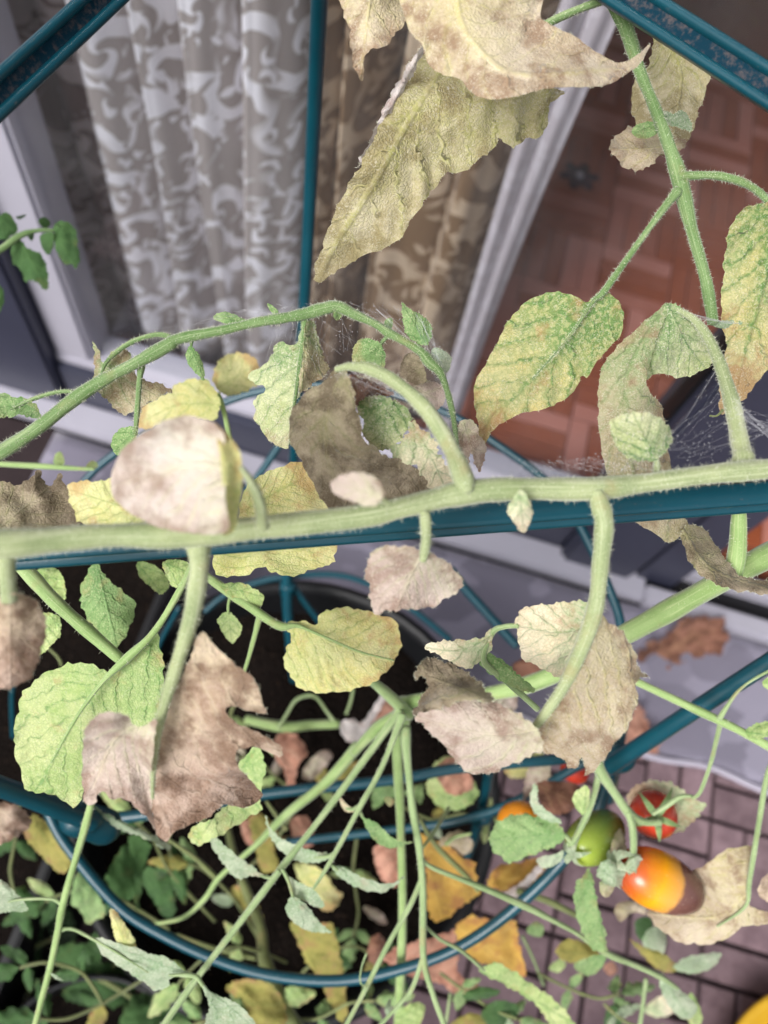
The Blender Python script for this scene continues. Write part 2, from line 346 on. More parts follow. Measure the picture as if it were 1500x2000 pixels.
# ---- leaves
def inside(px, py, poly):
    x0, y0 = poly[:, 0], poly[:, 1]; x1, y1 = np.roll(x0, -1), np.roll(y0, -1)
    c = np.zeros(len(px), bool)
    for a, b, cx, d in zip(x0, y0, x1, y1):
        k = ((b > py) != (d > py)) & (px < (cx - a) * (py - b) / (d - b + 1e-12) + a)
        c ^= k
    return c
def wav(x, y, seed, f):
    r = np.random.default_rng(seed); o = 0
    for k in range(5):
        a = r.random() * 2 * math.pi; q = f * (0.6 + 0.9 * r.random())
        o = o + np.sin((x * math.cos(a) + y * math.sin(a)) * q + r.random() * 6.28)
    return o / 2.4
LEAFN = [0]
def leaf(parent, mat, d, outline, rib=None, d2=None, cup=4.0, wr=1.6, ser=1.5, corr=0.35,  name='leaf', fuzz=0, label=None, mats=None):
    """leaf blade traced from the photograph: outline in pixels (third number = mm nearer(-)/farther(+)),
    placed d metres from the lens at the base of its rib and d2 at the tip, then cupped, corrugated and wrinkled"""
    LEAFN[0] += 1; seed = LEAFN[0] * 13 + 5
    d2 = d if d2 is None else d2
    wr0, corr0 = wr, corr; ser = ser * 1.7
    patches = outline if isinstance(outline, list) else [outline]
    AV, AF, AU, AM, AP, off = [], [], [], [], [], 0
    edge_pts = []
    for ip, ol in enumerate(patches):
        q = parse(ol); q = np.array([[a[0], a[1], a[2] if len(a) > 2 else 0.0] for a in q])
        rb = parse(rib[ip] if isinstance(rib, list) else rib) if rib else None
        if rb is None:
            far = q[np.argmax(np.hypot(q[:, 0] - q[0, 0], q[:, 1] - q[0, 1]))]
            rb = [q[0, :2].tolist(), far[:2].tolist()]
        rbc = catmull([r_[:2] for r_ in rb], 20)
        L = np.sum(np.linalg.norm(np.diff(rbc, axis=0), axis=1)) + 1e-6
        size = max(np.ptp(q[:, 0]), np.ptp(q[:, 1]))
        sp = min(max(size / 34, 2.6), 8.0)
        bd = catmull(q, 14, closed=True)
        seg = np.linalg.norm(np.diff(np.vstack([bd, bd[:1]])[:, :2], axis=0), axis=1)
        cs = np.concatenate([[0], np.cumsum(seg)]); m = max(int(cs[-1] / sp), 12)
        tt = np.linspace(0, cs[-1], m, endpoint=False)
        bd = np.stack([np.interp(tt, cs, np.append(bd[:, k], bd[0, k])) for k in range(3)], 1)
        tg = np.roll(bd[:, :2], -1, 0) - np.roll(bd[:, :2], 1, 0); nl = np.linalg.norm(tg, axis=1)[:, None] + 1e-9
        nm = np.stack([tg[:, 1], -tg[:, 0]], 1) / nl
        k = np.arange(m)
        amp = ser * min(1.0, size / 150) * (0.6 * np.sin(k * 2 * math.pi / 7.3 + seed) + 0.5 * np.sin(k * 2 * math.pi / 3.1 + seed * 2) + rng.normal(size=m) * 0.35)
        bd[:, :2] += nm * amp[:, None]
        gx, gy = np.meshgrid(np.arange(q[:, 0].min(), q[:, 0].max(), sp), np.arange(q[:, 1].min(), q[:, 1].max(), sp))
        gx = gx.ravel() + rng.uniform(-.25, .25, gx.size) * sp; gy = gy.ravel() + rng.uniform(-.25, .25, gy.size) * sp
        ok = inside(gx, gy, bd); gx, gy = gx[ok], gy[ok]
        if len(gx):
            dd = np.min((gx[:, None] - bd[None, :, 0]) ** 2 + (gy[:, None] - bd[None, :, 1]) ** 2, 1)
            ok = dd > (0.55 * sp) ** 2; gx, gy = gx[ok], gy[ok]
        pts = [Vector(b[:2]) for b in bd] + [Vector((a, b)) for a, b in zip(gx, gy)]
        vo, _, fo, *_r = delaunay_2d_cdt(pts, [(i, (i + 1) % m) for i in range(m)], [], 1, 1e-4)
        X = np.array([v.x for v in vo]); Y = np.array([v.y for v in vo])
        D2 = (X[:, None] - bd[None, :, 0]) ** 2 + (Y[:, None] - bd[None, :, 1]) ** 2
        wt = 1 / (D2 + 1.0) ** 1.5
        dz = (wt * bd[None, :, 2]).sum(1) / wt.sum(1)
        ed = np.clip(np.sqrt(D2.min(1)) / (0.16 * size), 0, 1)
        RD = (X[:, None] - rbc[None, :, 0]) ** 2 + (Y[:, None] - rbc[None, :, 1]) ** 2
        ni = RD.argmin(1); dist = np.sqrt(RD.min(1))
        tn = np.gradient(rbc, axis=0)[ni]
        sg = np.sign(tn[:, 0] * (Y - rbc[ni, 1]) - tn[:, 1] * (X - rbc[ni, 0]))
        u = ni / (len(rbc) - 1); v = sg * dist / L
        hw = max(dist.max(), 1e-6)
        mmpx = d / F * 1000
        kk = min(1.0, size * mmpx / 42.0); wr = wr0 * 2.0 * kk; corr = corr0 * min(1.0, kk * 1.2)
        nv = min(max(size / 38.0, 3.0), 7.0); vph = u * nv - np.abs(v) * nv * 1.15
        z = dz + 1.35 * cup * min(1.0, kk * 1.5) * (dist / hw) ** 1.6 + wr * wav(X, Y, seed, 6.0 / max(size, 40)) * (0.45 + 0.55 * (1 - ed)) \
            + 0.20 * wr * wav(X, Y, seed + 1, 17.0 / max(size, 40)) + corr * min(1, size / 120) * (0.45 + 0.55 * wav(X, Y, seed + 3, 11.0 / max(size, 60))) * np.sin(2 * math.pi * (vph + 0.25 * wav(X, Y, seed + 4, 14.0 / max(size, 60)))) * np.clip(dist / hw * 3, 0, 1) \
            + 0.10 * wav(X, Y, seed + 2, 0.22)
        dep = d + (d2 - d) * u + z / 1000.0
        W = Pn(X, Y, dep)
        AV.append(W); AU.append(np.stack([u, v, ed], 1)); AP.append(vph)
        for f_ in fo:
            AF.append([i + off for i in f_]); AM.append(ip)
        if fuzz:
            Wb = Pn(bd[:, 0], bd[:, 1], np.interp(np.arange(m), np.arange(m), dep[[int(np.argmin((X - b[0]) ** 2 + (Y - b[1]) ** 2)) for b in bd]]))
            edge_pts.append(Wb)
        off += len(X)
    V = np.concatenate(AV)
    o = mesh(name, V, AF, LM[mat], parent)
    if mats:
        for mm in mats: o.data.materials.append(LM[mm])
        o.data.polygons.foreach_set('material_index', [min(a, len(mats)) for a in AM])
    at = o.data.attributes.new('leafuv', 'FLOAT_VECTOR', 'POINT')
    at.data.foreach_set('vector', np.concatenate(AU).ravel())
    ap = o.data.attributes.new('vph', 'FLOAT', 'POINT'); ap.data.foreach_set('value', np.concatenate(AP))
    if label: o['label'] = label
    if fuzz:
        for Wb in edge_pts:
            c = np.vstack([Wb, Wb[:1]])
            hairs(c, np.full(len(c), 0.0001), o, fuzz, 0.0004, 0.0014)
    return o

# ================================================================== setting
def floor_mat():
    n = N('floor_joint'); co = n.objco()
    b = n.bsdf(n.mix(n.noise(co, 60, 4.0), lin((38, 30, 32)), lin((58, 48, 50))), 0.8, 0.2)
    return n.done(b.outputs[0])
fl = box('balcony_floor', (-3.0, -2.2, FLOOR - 0.10), (3.0, 0.60, FLOOR - 0.012), floor_mat()); tag(fl, kind='structure')

def brick_mat():
    n = N('floor_brick'); co = n.objco(); oi = n.new('ObjectInfo')
    vv = n.new('VectorMath', operation='ADD'); n.link(co, vv.inputs[0]); n.link(oi.outputs['Location'], vv.inputs[1])
    f = n.noise(vv.outputs[0], 24, 5.0, 0.65); f2 = n.noise(vv.outputs[0], 130, 4.0)
    c = n.mix(n.ramp(f, 0.35, 0.65), lin((112, 92, 98)), lin((136, 114, 120)))
    c = n.mix(n.math('MULTIPLY', n.ramp(f2, 0.52, 0.72), 0.5), c, lin((84, 62, 66)))
    hv = n.new('HueSaturation'); n.put(hv.inputs['Value'], n.math('ADD', n.math('MULTIPLY', oi.outputs['Random'], 0.3), 0.78)); n.link(c, hv.inputs['Color'])
    b = n.bsdf(hv.outputs[0], 0.62, 0.35); n.bump(b, f2, 0.4, 0.001)
    return n.done(b.outputs[0])
BRICK = brick_mat()
bl, bw, gap = 0.118, 0.059, 0.007
bm = bmesh.new(); bmesh.ops.create_cube(bm, size=1.0)
for v in bm.verts: v.co = Vector((v.co.x * (bl - gap), v.co.y * (bw - gap), v.co.z * 0.014))
bmesh.ops.bevel(bm, geom=[e for e in bm.edges if all(v.co.z > 0 for v in e.verts)], offset=0.0022, segments=1, affect='EDGES')
bme = bpy.data.meshes.new('brick'); bm.to_mesh(bme); bm.free(); bme.materials.append(BRICK)
bn = 0
for iy in range(-5, 4):
    for ix in range(-7, 11):
        cx, cy = ix * bl + 0.02, iy * bl - 0.035
        if cy > 0.50 or cx < -0.75: continue
        if math.hypot(cx + 0.012, cy - 0.084) < 0.15: continue          # under the planter
        for k in (-0.5, 0.5):
            if bn >= 298: continue
            o = bpy.data.objects.new('brick', bme); COL.objects.link(o); o.parent = fl; bn += 1
            rot = (ix + iy) % 2 == 0
            o.location = (cx + (k * bw if rot else 0), cy + (0 if rot else k * bw), FLOOR - 0.007 + random.uniform(-.0012, .0012))
            o.rotation_euler = (random.uniform(-.008, .008), random.uniform(-.008, .008), (math.pi / 2 if rot else 0) + random.uniform(-.01, .01))

# interior floor of parquet strips
n = N('parquet_strip'); co = n.objco(); oi = n.new('ObjectInfo')
sepw = n.new('SeparateXYZ'); n.link(oi.outputs['Location'], sepw.inputs[0])
mp = n.new('Mapping'); n.link(co, mp.inputs[0]); mp.inputs['Scale'].default_value = (6, 60, 10)
gr = n.noise(mp.outputs[0], 3.0, 4.0)
c = n.mix(gr, lin((140, 74, 48)), lin((168, 94, 64)))
c = n.mix(n.math('MULTIPLY', n.ramp(oi.outputs['Random'], 0.45, 0.75), 0.6), c, lin((208, 146, 134)))
bp = n.bsdf(c, 0.33, 0.5)
PARQ = n.done(bp.outputs[0])
ifl = box('interior_floor', (-1.6, 0.735, -1.40), (2.6, 4.2, -1.2565), plain('subfloor', (126, 74, 54), 0.4, 0.4)); tag(ifl, kind='structure')
def strip_mesh(l, wd):
    bm = bmesh.new(); bmesh.ops.create_cube(bm, size=1.0)
    for v in bm.verts: v.co = Vector((v.co.x * (l - 0.003), v.co.y * (wd - 0.003), v.co.z * 0.008))
    me = bpy.data.meshes.new('parquet_strip'); bm.to_mesh(me); bm.free(); me.materials.append(PARQ); return me
pm = strip_mesh(0.16, 0.04); pn = 0
for iy in range(0, 9):
    for ix in range(-1, 7):
        for k in range(4):
            if pn >= 296: continue
            o = bpy.data.objects.new('parquet_strip', pm); COL.objects.link(o); o.parent = ifl; pn += 1
            rot = (ix + iy) % 2 == 0; q = (k - 1.5) * 0.04
            o.location = (ix * 0.16 + 0.06 + (q if rot else 0), 0.84 + iy * 0.16 + (0 if rot else q), -1.2525)
            o.rotation_euler = (0, 0, math.pi / 2 if rot else 0)
ROOM = plain('room_plaster', (206, 196, 186), 0.85, 0.1)
tag(box('room_wall', (-1.75, 4.2, -1.4), (2.75, 4.3, 1.3), ROOM), kind='structure')
tag(box('room_wall', (-1.75, 0.74, -1.4), (-1.6, 4.2, 1.3), ROOM), kind='structure')
tag(box('room_wall', (2.6, 0.74, -1.4), (2.75, 4.2, 1.3), ROOM), kind='structure')
tag(box('room_ceiling', (-1.75, 0.62, 1.3), (2.75, 4.3, 1.4), ROOM), kind='structure')
HOUSE = plain('house_render', (176, 170, 164), 0.85, 0.1, bump=0.3)
tag(box('house_wall', (-3.0, 0.62, FLOOR), (-0.86, 0.74, 1.6), HOUSE), 'pale rendered house wall left of the window', 'wall')
tag(box('house_wall', (1.45, 0.62, FLOOR), (3.0, 0.74, 1.6), HOUSE), 'pale rendered house wall right of the door opening', 'wall')
tag(box('house_wall', (-0.86, 0.62, 0.85), (1.45, 0.74, 1.6), HOUSE), 'pale rendered house wall above the window', 'wall')

tag(box('shade_wall', (-3.0, -0.95, FLOOR), (3.0, -0.80, -0.50), HOUSE), 'unseen waist high wall added opposite the window to shade the lower plants', 'wall')  # added behind the lens, out of view, to darken lower plants and floor
# window and door frame
ANTH = plain('anthracite_frame', (54, 56, 72), 0.38, 0.45, var=0.15, scale=9)
WHITE = plain('white_plastic', (170, 168, 180), 0.35, 0.4, var=0.07, scale=14)
RUBBER = plain('black_rubber', (18, 18, 20), 0.4, 0.5)
wf = thing('window', 'wide window and door frame of dark grey profiles with a white sill', 'window')
box('sill', (-0.86, 0.598, FLOOR), (0.50, 0.655, -1.276), WHITE, wf, 0.004)
box('sill', (0.50, 0.592, FLOOR), (1.45, 0.628, -1.268), WHITE, wf, 0.004)
box('track', (0.56, 0.628, FLOOR), (1.45, 0.668, -1.292), RUBBER, wf)
box('sill', (0.56, 0.668, FLOOR), (1.45, 0.700, -1.262), WHITE, wf, 0.004)
box('bottom_rail', (-0.62, 0.655, FLOOR), (0.335, 0.720, -1.170), ANTH, wf, 0.006)
box('glazing_bead', (-0.62, 0.665, -1.170), (0.335, 0.735, -1.150), WHITE, wf, 0.004)
box('jamb', (-0.86, 0.640, FLOOR), (-0.62, 0.740, 0.85), ANTH, wf, 0.006)
box('inner_jamb', (-0.62, 0.668, -1.150), (-0.552, 0.745, 0.85), WHITE, wf, 0.006)
box('mullion', (0.335, 0.630, FLOOR), (0.470, 0.740, 0.85), ANTH, wf, 0.008)
box('door_stile', (0.472, 0.640, FLOOR + 0.012), (0.556, 0.735, 0.85), ANTH, wf, 0.008)
box('gasket', (0.329, 0.662, -1.150), (0.335, 0.700, 0.85), RUBBER, wf)
n = N('window_glass'); tb = n.new('BsdfTransparent'); tb.inputs[0].default_value = (0.95, 0.96, 0.97, 1)
gb = n.new('BsdfGlossy'); gb.inputs['Roughness'].default_value = 0.02
lw = n.new('LayerWeight'); lw.inputs['Blend'].default_value = 0.5
fr = n.math('ADD', n.math('MULTIPLY', n.math('POWER', lw.outputs['Facing'], 5.0), 0.85), 0.035)
ms = n.new('MixShader'); n.link(fr, ms.inputs[0]); n.link(tb.outputs[0], ms.inputs[1]); n.link(gb.outputs[0], ms.inputs[2])
df = n.new('BsdfDiffuse'); df.inputs[0].default_value = (0.82, 0.82, 0.84, 1)  # white diffuse mixed into the pane as painted haze, lifts the interior
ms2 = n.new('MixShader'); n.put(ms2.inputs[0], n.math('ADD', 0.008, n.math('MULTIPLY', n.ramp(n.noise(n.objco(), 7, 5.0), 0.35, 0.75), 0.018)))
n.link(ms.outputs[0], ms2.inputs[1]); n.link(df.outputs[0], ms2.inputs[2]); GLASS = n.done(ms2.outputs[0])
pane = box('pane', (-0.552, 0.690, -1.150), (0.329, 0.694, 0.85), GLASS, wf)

# door mat
n = N('door_mat'); co = n.objco()
mp = n.new('Mapping'); n.link(co, mp.inputs[0]); mp.inputs['Scale'].default_value = (1, 1.6, 1); mp.inputs['Rotation'].default_value = (0, 0, 0.5)
vo = n.new('TexVoronoi', feature='F1', distance='MANHATTAN'); vo.inputs['Scale'].default_value = 13; n.link(mp.outputs[0], vo.inputs['Vector'])
sepc = n.new('SeparateColor'); n.link(vo.outputs['Color'], sepc.inputs[0])
c = n.mix(n.ramp(sepc.outputs[0], 0.45, 0.75), lin((116, 112, 127)), lin((140, 136, 152)))
wv = n.new('TexWave'); wv.inputs['Scale'].default_value = 70; wv.inputs['Distortion'].default_value = 2; n.link(co, wv.inputs['Vector'])
c = n.mix(n.math('MULTIPLY', wv.outputs['Fac'], 0.22), c, lin((160, 158, 170)))
bp = n.bsdf(c, 0.9, 0.1, sheen=0.3); n.bump(bp, n.noise(co, 500, 3.0), 0.5, 0.002)
MAT_ = n.done(bp.outputs[0])
dm = thing('door_mat', 'thin grey woven mat with a pale frayed edge along the sill', 'mat')
V, Fc = [], []
nx, ny = 60, 10
for j in range(ny + 1):
    for i in range(nx + 1):
        x = -0.62 + 1.75 * i / nx; y = 0.335 + 0.255 * j / ny + (0.006 * math.sin(i * 0.9) if j == 0 else 0)
        V.append((x, y, FLOOR + 0.005 + 0.0025 * (1 + math.sin(x * 21 + y * 9) * math.cos(y * 26))))
for j in range(ny):
    for i in range(nx): a = j * (nx + 1) + i; Fc.append((a, a + 1, a + nx + 2, a + nx + 1))
mo = mesh('woven_panel', V, Fc, MAT_, dm)
sol = mo.modifiers.new('thick', 'SOLIDIFY'); sol.thickness = 0.003; sol.offset = -1
c = np.array([(-0.62 + 1.75 * i / nx, 0.335 + 0.006 * math.sin(i * 0.9), FLOOR + 0.009) for i in range(nx + 1)])
sweep('border', c, 0.0055, plain('mat_border', (176, 172, 186), 0.9, 0.1, bump=0.5), dm, sides=8)
# second layer of printed shapes is in the weave itself

# curtains
def damask(name, base, motif, scale, rough=0.85, trans=0.18):
    n = N(name)
    uv = n.new('Attribute', attribute_name='cloth').outputs['Vector']
    def warp(v, sc_, amt):
        nz = n.new('TexNoise'); nz.inputs['Scale'].default_value = sc_; nz.inputs['Detail'].default_value = 1.0; n.link(v, nz.inputs['Vector'])
        sb = n.new('VectorMath', operation='SUBTRACT'); n.link(nz.outputs['Color'], sb.inputs[0]); sb.inputs[1].default_value = (0.5, 0.5, 0.5)
        sl = n.new('VectorMath', operation='SCALE'); n.link(sb.outputs[0], sl.inputs[0]); sl.inputs['Scale'].default_value = amt
        ad = n.new('VectorMath', operation='ADD'); n.link(v, ad.inputs[0]); n.link(sl.outputs[0], ad.inputs[1]); return ad.outputs[0]
    def scrolls(v, sc_, turns, thr, flip):
        vo = n.new('TexVoronoi', feature='F1'); vo.voronoi_dimensions = '2D'; vo.inputs['Scale'].default_value = sc_; vo.inputs['Randomness'].default_value = 0.75
        n.link(v, vo.inputs['Vector'])
        ps = n.new('VectorMath', operation='SUBTRACT'); n.link(v, ps.inputs[0]); n.link(vo.outputs['Position'], ps.inputs[1])
        sp = n.new('SeparateXYZ'); n.link(ps.outputs[0], sp.inputs[0])
        th = n.math('ARCTAN2', sp.outputs[1], sp.outputs[0])
        ds = vo.outputs['Distance']
        sw = n.math('SINE', n.math('ADD', n.math('MULTIPLY', th, 2.0 * flip), n.math('MULTIPLY', n.math('POWER', ds, 0.6), turns)))
        return n.math('MULTIPLY', n.ramp(sw, thr, thr + 0.18), n.ramp(ds, 0.70, 0.52))
    scale = scale * 1.25
    w1 = warp(uv, scale * 1.4, 0.07 * 8 / scale)
    a1 = scrolls(w1, scale, 11.0, 0.15, 1.0)
    w2 = warp(uv, scale * 2.2, 0.05 * 8 / scale)
    a2 = scrolls(w2, scale * 1.9, 8.0, 0.55, -1.0)
    f = n.noise(w1, scale * 1.1, 1.0, 0.4, 1.2)
    leafy = n.math('MULTIPLY', n.ramp(f, 0.61, 0.63), n.ramp(n.math('ABSOLUTE', n.math('SUBTRACT', n.noise(w2, scale * 1.6, 1.0), 0.5)), 0.02, 0.035))
    mk = n.math('MAXIMUM', n.math('MULTIPLY', a1, n.ramp(f, 0.38, 0.46)), n.math('MAXIMUM', n.math('MULTIPLY', a2, n.ramp(f, 0.46, 0.40)), leafy))
    wvx = n.noise(uv, 420, 2.0)
    c = n.mix(mk, lin(base), lin(motif))
    c = n.mix(n.math('MULTIPLY', wvx, 0.15), c, lin(motif))
    b = n.bsdf(c, rough, 0.15, sheen=0.3); n.bump(b, n.math('ADD', wvx, mk), 0.25, 0.001)
    tr = n.new('BsdfTranslucent'); n.link(c, tr.inputs['Color'])
    ms = n.new('MixShader'); ms.inputs[0].default_value = trans
    n.link(b.outputs[0], ms.inputs[1]); n.link(tr.outputs[0], ms.inputs[2])
    return n.done(ms.outputs[0])
def curtain(label, xs, y0, A, mat, z0=-1.235, z1=0.8, name='curtain', wrap=0.10, expo=1.3, splay=0.0):
    prof = []
    for k in range(len(xs) - 1):
        wd = xs[k + 1] - xs[k]
        for t in np.linspace(0, 1, 14):
            prof.append((xs[k] + wd * t * (1 - wrap) + wd * wrap * 0.5 + 0.012 * math.sin(math.pi * t), y0 + A[k] * t ** expo - 0.006 * math.sin(math.pi * min(1, t * 3))))
    prof = catmull(prof, 2)
    s = np.concatenate([[0], np.cumsum(np.linalg.norm(np.diff(prof, axis=0), axis=1))])
    nz = 34; V, UVv = [], []
    for j in range(nz + 1):
        z = z0 + (z1 - z0) * j / nz
        for i, (x, y) in enumerate(prof):
            V.append((x + 0.006 * math.sin(z * 5 + x * 30) + splay * (z + 0.6), y + 0.008 * math.sin(z * 3.1 + i * 0.09), z)); UVv.append((s[i], z, 0))
    m = len(prof)
    Fc = [(j * m + i, j * m + i + 1, (j + 1) * m + i + 1, (j + 1) * m + i) for j in range(nz) for i in range(m - 1)]
    o = mesh(name, V, Fc, mat); tag(o, label, 'curtain')
    at = o.data.attributes.new('cloth', 'FLOAT_VECTOR', 'POINT'); at.data.foreach_set('vector', np.array(UVv).ravel())
    sol = o.modifiers.new('thick', 'SOLIDIFY'); sol.thickness = 0.0012
    return o
def xat(px, y0): return ony(px, 264, y0)[0]
Y1 = 0.80
curtain('dark brown floral curtain hanging beside the white window jamb', [xat(p, 0.84) for p in (40, 115, 175, 245)], 0.800, [0.02, 0.03, 0.02],
        damask('curtain_brown', (98, 70, 66), (182, 164, 162), 9))
curtain('pale taupe damask curtain in soft vertical pleats', [xat(p, Y1) for p in (216, 308, 402, 490, 606)], 0.765, [0.095, 0.09, 0.09, 0.06],
        damask('curtain_taupe', (166, 155, 150), (242, 239, 244), 9.5))
curtain('golden brown damask curtain behind the upright cage stake', [xat(p, Y1) for p in (600, 660, 760, 905, 1030)], 0.80, [0.06, 0.15, 0.03, 0.04],
        damask('curtain_gold', (122, 94, 66), (196, 174, 148), 9))
curtain('plain off white curtain edge hanging straight at the glass', [xat(p, 0.76) for p in (1018, 1068, 1115)], 0.765, [0.02, 0.015],
        damask('curtain_white', (208, 200, 206), (220, 214, 220), 10, trans=0.35))
# small dark flower ornament on the parquet
fo = thing('flower_ornament', 'small dark purple flower ornament with a white centre on the parquet', 'ornament')
fc_ = onz(1130, 348, -1.247)
PURP = plain('purple_felt', (48, 12, 34), 0.8, 0.1)
for k in range(6):
    a = k * math.pi / 3 + 0.3
    V = [(0, 0, 0)]; Fc = []
    for i in range(13):
        tq = i / 12 * 2 * math.pi
        V.append((0.026 + 0.022 * math.cos(tq), 0.013 * math.sin(tq), 0.004 + 0.004 * math.sin(tq / 2)))
    V[0] = (0.026, 0, 0.009)
    V = [(fc_[0] + x * math.cos(a) - y * math.sin(a), fc_[1] + x * math.sin(a) + y * math.cos(a), fc_[2] + z) for x, y, z in V]
    for i in range(12): Fc.append((0, i + 1, i + 2))
    mesh('petal', V, Fc, PURP, fo)
bm = bmesh.new(); bmesh.ops.create_uvsphere(bm, u_segments=14, v_segments=8, radius=0.010)
for v in bm.verts: v.co = Vector((v.co.x + fc_[0], v.co.y + fc_[1], v.co.z * 0.6 + fc_[2] + 0.008))
me = bpy.data.meshes.new('flower_centre'); bm.to_mesh(me); bm.free(); me.materials.append(WHITE)
o = bpy.data.objects.new('flower_centre', me); COL.objects.link(o); o.parent = fo

# planters
def lathe(name, ctr, prof, mat, parent=None, seg=56):
    V, Fc = [], []
    for r, z in prof:
        for k in range(seg):
            a = 2 * math.pi * k / seg; V.append((ctr[0] + r * math.cos(a), ctr[1] + r * math.sin(a), z))
    for i in range(len(prof) - 1):
        for k in range(seg): Fc.append((i * seg + k, i * seg + (k + 1) % seg, (i + 1) * seg + (k + 1) % seg, (i + 1) * seg + k))
    return mesh(name, V, Fc, mat, parent)
BLACKP = plain('black_pot_plastic', (20, 21, 24), 0.5, 0.4)
n = N('potting_soil'); co = n.objco()
c = n.mix(n.noise(co, 90, 6.0, 0.7), lin((8, 6, 5)), lin((26, 20, 17)))
c = n.mix(n.math('MULTIPLY', n.ramp(n.noise(co, 300, 3.0), 0.62, 0.72), 0.5), c, lin((92, 74, 62)))
bp = n.bsdf(c, 0.95, 0.1); n.bump(bp, n.noise(co, 160, 6.0), 1.0, 0.006)
SOIL = n.done(bp.outputs[0])
def planter(label, ctr, R, top):
    t = thing('planter', label, 'planter', None)
    b = FLOOR
    lathe('pot', ctr, [(0.01, b + 0.004), (R * 0.72, b + 0.004), (R * 0.74, b + 0.02), (R * 0.96, top - 0.03), (R * 1.0, top - 0.028), (R * 1.01, top), (R * 0.965, top + 0.001), (R * 0.95, top - 0.02), (R * 0.90, top - 0.09)], BLACKP, t)
    V, Fc = [(ctr[0], ctr[1], top - 0.06)], []
    nr, ns = 16, 48
    for i in range(1, nr + 1):
        for k in range(ns):
            a = 2 * math.pi * k / ns; r = R * 0.94 * i / nr
            x, y = ctr[0] + r * math.cos(a), ctr[1] + r * math.sin(a)
            V.append((x, y, top - 0.06 + 0.006 * wav(np.array(x), np.array(y), 3, 60) + 0.004 * wav(np.array(x), np.array(y), 4, 170)))
    for k in range(ns): Fc.append((0, 1 + k, 1 + (k + 1) % ns))
    for i in range(nr - 1):
        for k in range(ns): a = 1 + i * ns; Fc.append((a + k, a + ns + k, a + ns + (k + 1) % ns, a + (k + 1) % ns))
    mesh('soil', V, Fc, SOIL, t)
    return t
planter('large round black planter of dark soil under the tomato cage', (-0.012, 0.084), 0.222, -0.86)
tr_ = thing('planter', 'long black trough of dark soil left of the round planter', 'planter')
x0, x1, y0, y1, zt = -0.60, -0.245, -0.34, 0.36, -1.0
box('base', (x0, y0, FLOOR + 0.002), (x1, y1, FLOOR + 0.02), BLACKP, tr_)
box('side_wall', (x0, y0, FLOOR + 0.02), (x0 + 0.012, y1, zt), BLACKP, tr_, 0.003)
box('side_wall', (x1 - 0.012, y0, FLOOR + 0.02), (x1, y1, zt), BLACKP, tr_, 0.003)
box('end_wall', (x0 + 0.012, y0 + 0.002, FLOOR + 0.02), (x1 - 0.012, y0 + 0.014, zt - 0.002), BLACKP, tr_, 0.003)
box('end_wall', (x0 + 0.012, y1 - 0.014, FLOOR + 0.02), (x1 - 0.012, y1 - 0.002, zt - 0.002), BLACKP, tr_, 0.003)
V, Fc = [], []
for j in range(36):
    for i in range(20):
        x = x0 + 0.012 + (x1 - x0 - 0.024) * i / 19; y = y0 + 0.014 + (y1 - y0 - 0.028) * j / 35
        V.append((x, y, zt - 0.035 + 0.006 * float(wav(np.array(x), np.array(y), 8, 60))))
for j in range(35):
    for i in range(19): k = j * 20 + i; Fc.append((k, k + 1, k + 21, k + 20))
mesh('soil', V, Fc, SOIL, tr_)
planter('small round black planter of dark soil in front of the large one', (-0.125, -0.262), 0.115, -1.02)

# yellow bowl on the floor
n = N('yellow_plastic'); bp = n.bsdf(lin((214, 168, 44)), 0.35, 0.45); YEL = n.done(bp.outputs[0])
yc = (0.845, -0.115)
lathe('bowl', yc, [(0.005, FLOOR + 0.006), (0.13, FLOOR + 0.006), (0.165, FLOOR + 0.06), (0.176, FLOOR + 0.062), (0.178, FLOOR + 0.057), (0.168, FLOOR + 0.054), (0.14, FLOOR), (0.13, FLOOR - 0.001), (0.005, FLOOR - 0.001)], YEL)
tag(bpy.data.objects['bowl'], 'shallow yellow plastic bowl standing on the brick floor', 'bowl')

# ================================================================== tomato cage
n = N('teal_coated_steel'); co = n.objco()
c = n.mix(n.noise(co, 30, 3.0), lin((8, 55, 68)), lin((12, 73, 86)))
dust = n.math('MULTIPLY', n.ramp(n.noise(co, 420, 6.0, 0.75), 0.58, 0.72), n.ramp(n.noise(co, 40, 3.0), 0.42, 0.62))
c = n.mix(n.math('MULTIPLY', dust, 0.5), c, lin((120, 110, 104)))
bp = n.bsdf(c, n.math('ADD', 0.30, n.math('MULTIPLY', dust, 0.4)), 0.5); n.bump(bp, n.noise(co, 900, 3.0), 0.15, 0.0004)
TEAL = n.done(bp.outputs[0])
n = N('groove_dust'); co = n.objco()
c = n.mix(n.ramp(n.noise(co, 260, 6.0, 0.75), 0.46, 0.66), lin((12, 44, 58)), lin((74, 70, 72)))
bp = n.bsdf(c, 0.9, 0.1); DUST = n.done(bp.outputs[0])
cage = thing('tomato_cage', 'teal coated steel tomato cage of stakes, rings and grooved cross bars', 'plant cage')
def rod(name, spec, d0, d1=None, sides=12, n_per=8):
    c, r = pxcurve(spec, d0, d1, n_per)
    return sweep(name, c, r, TEAL, cage, sides=sides)
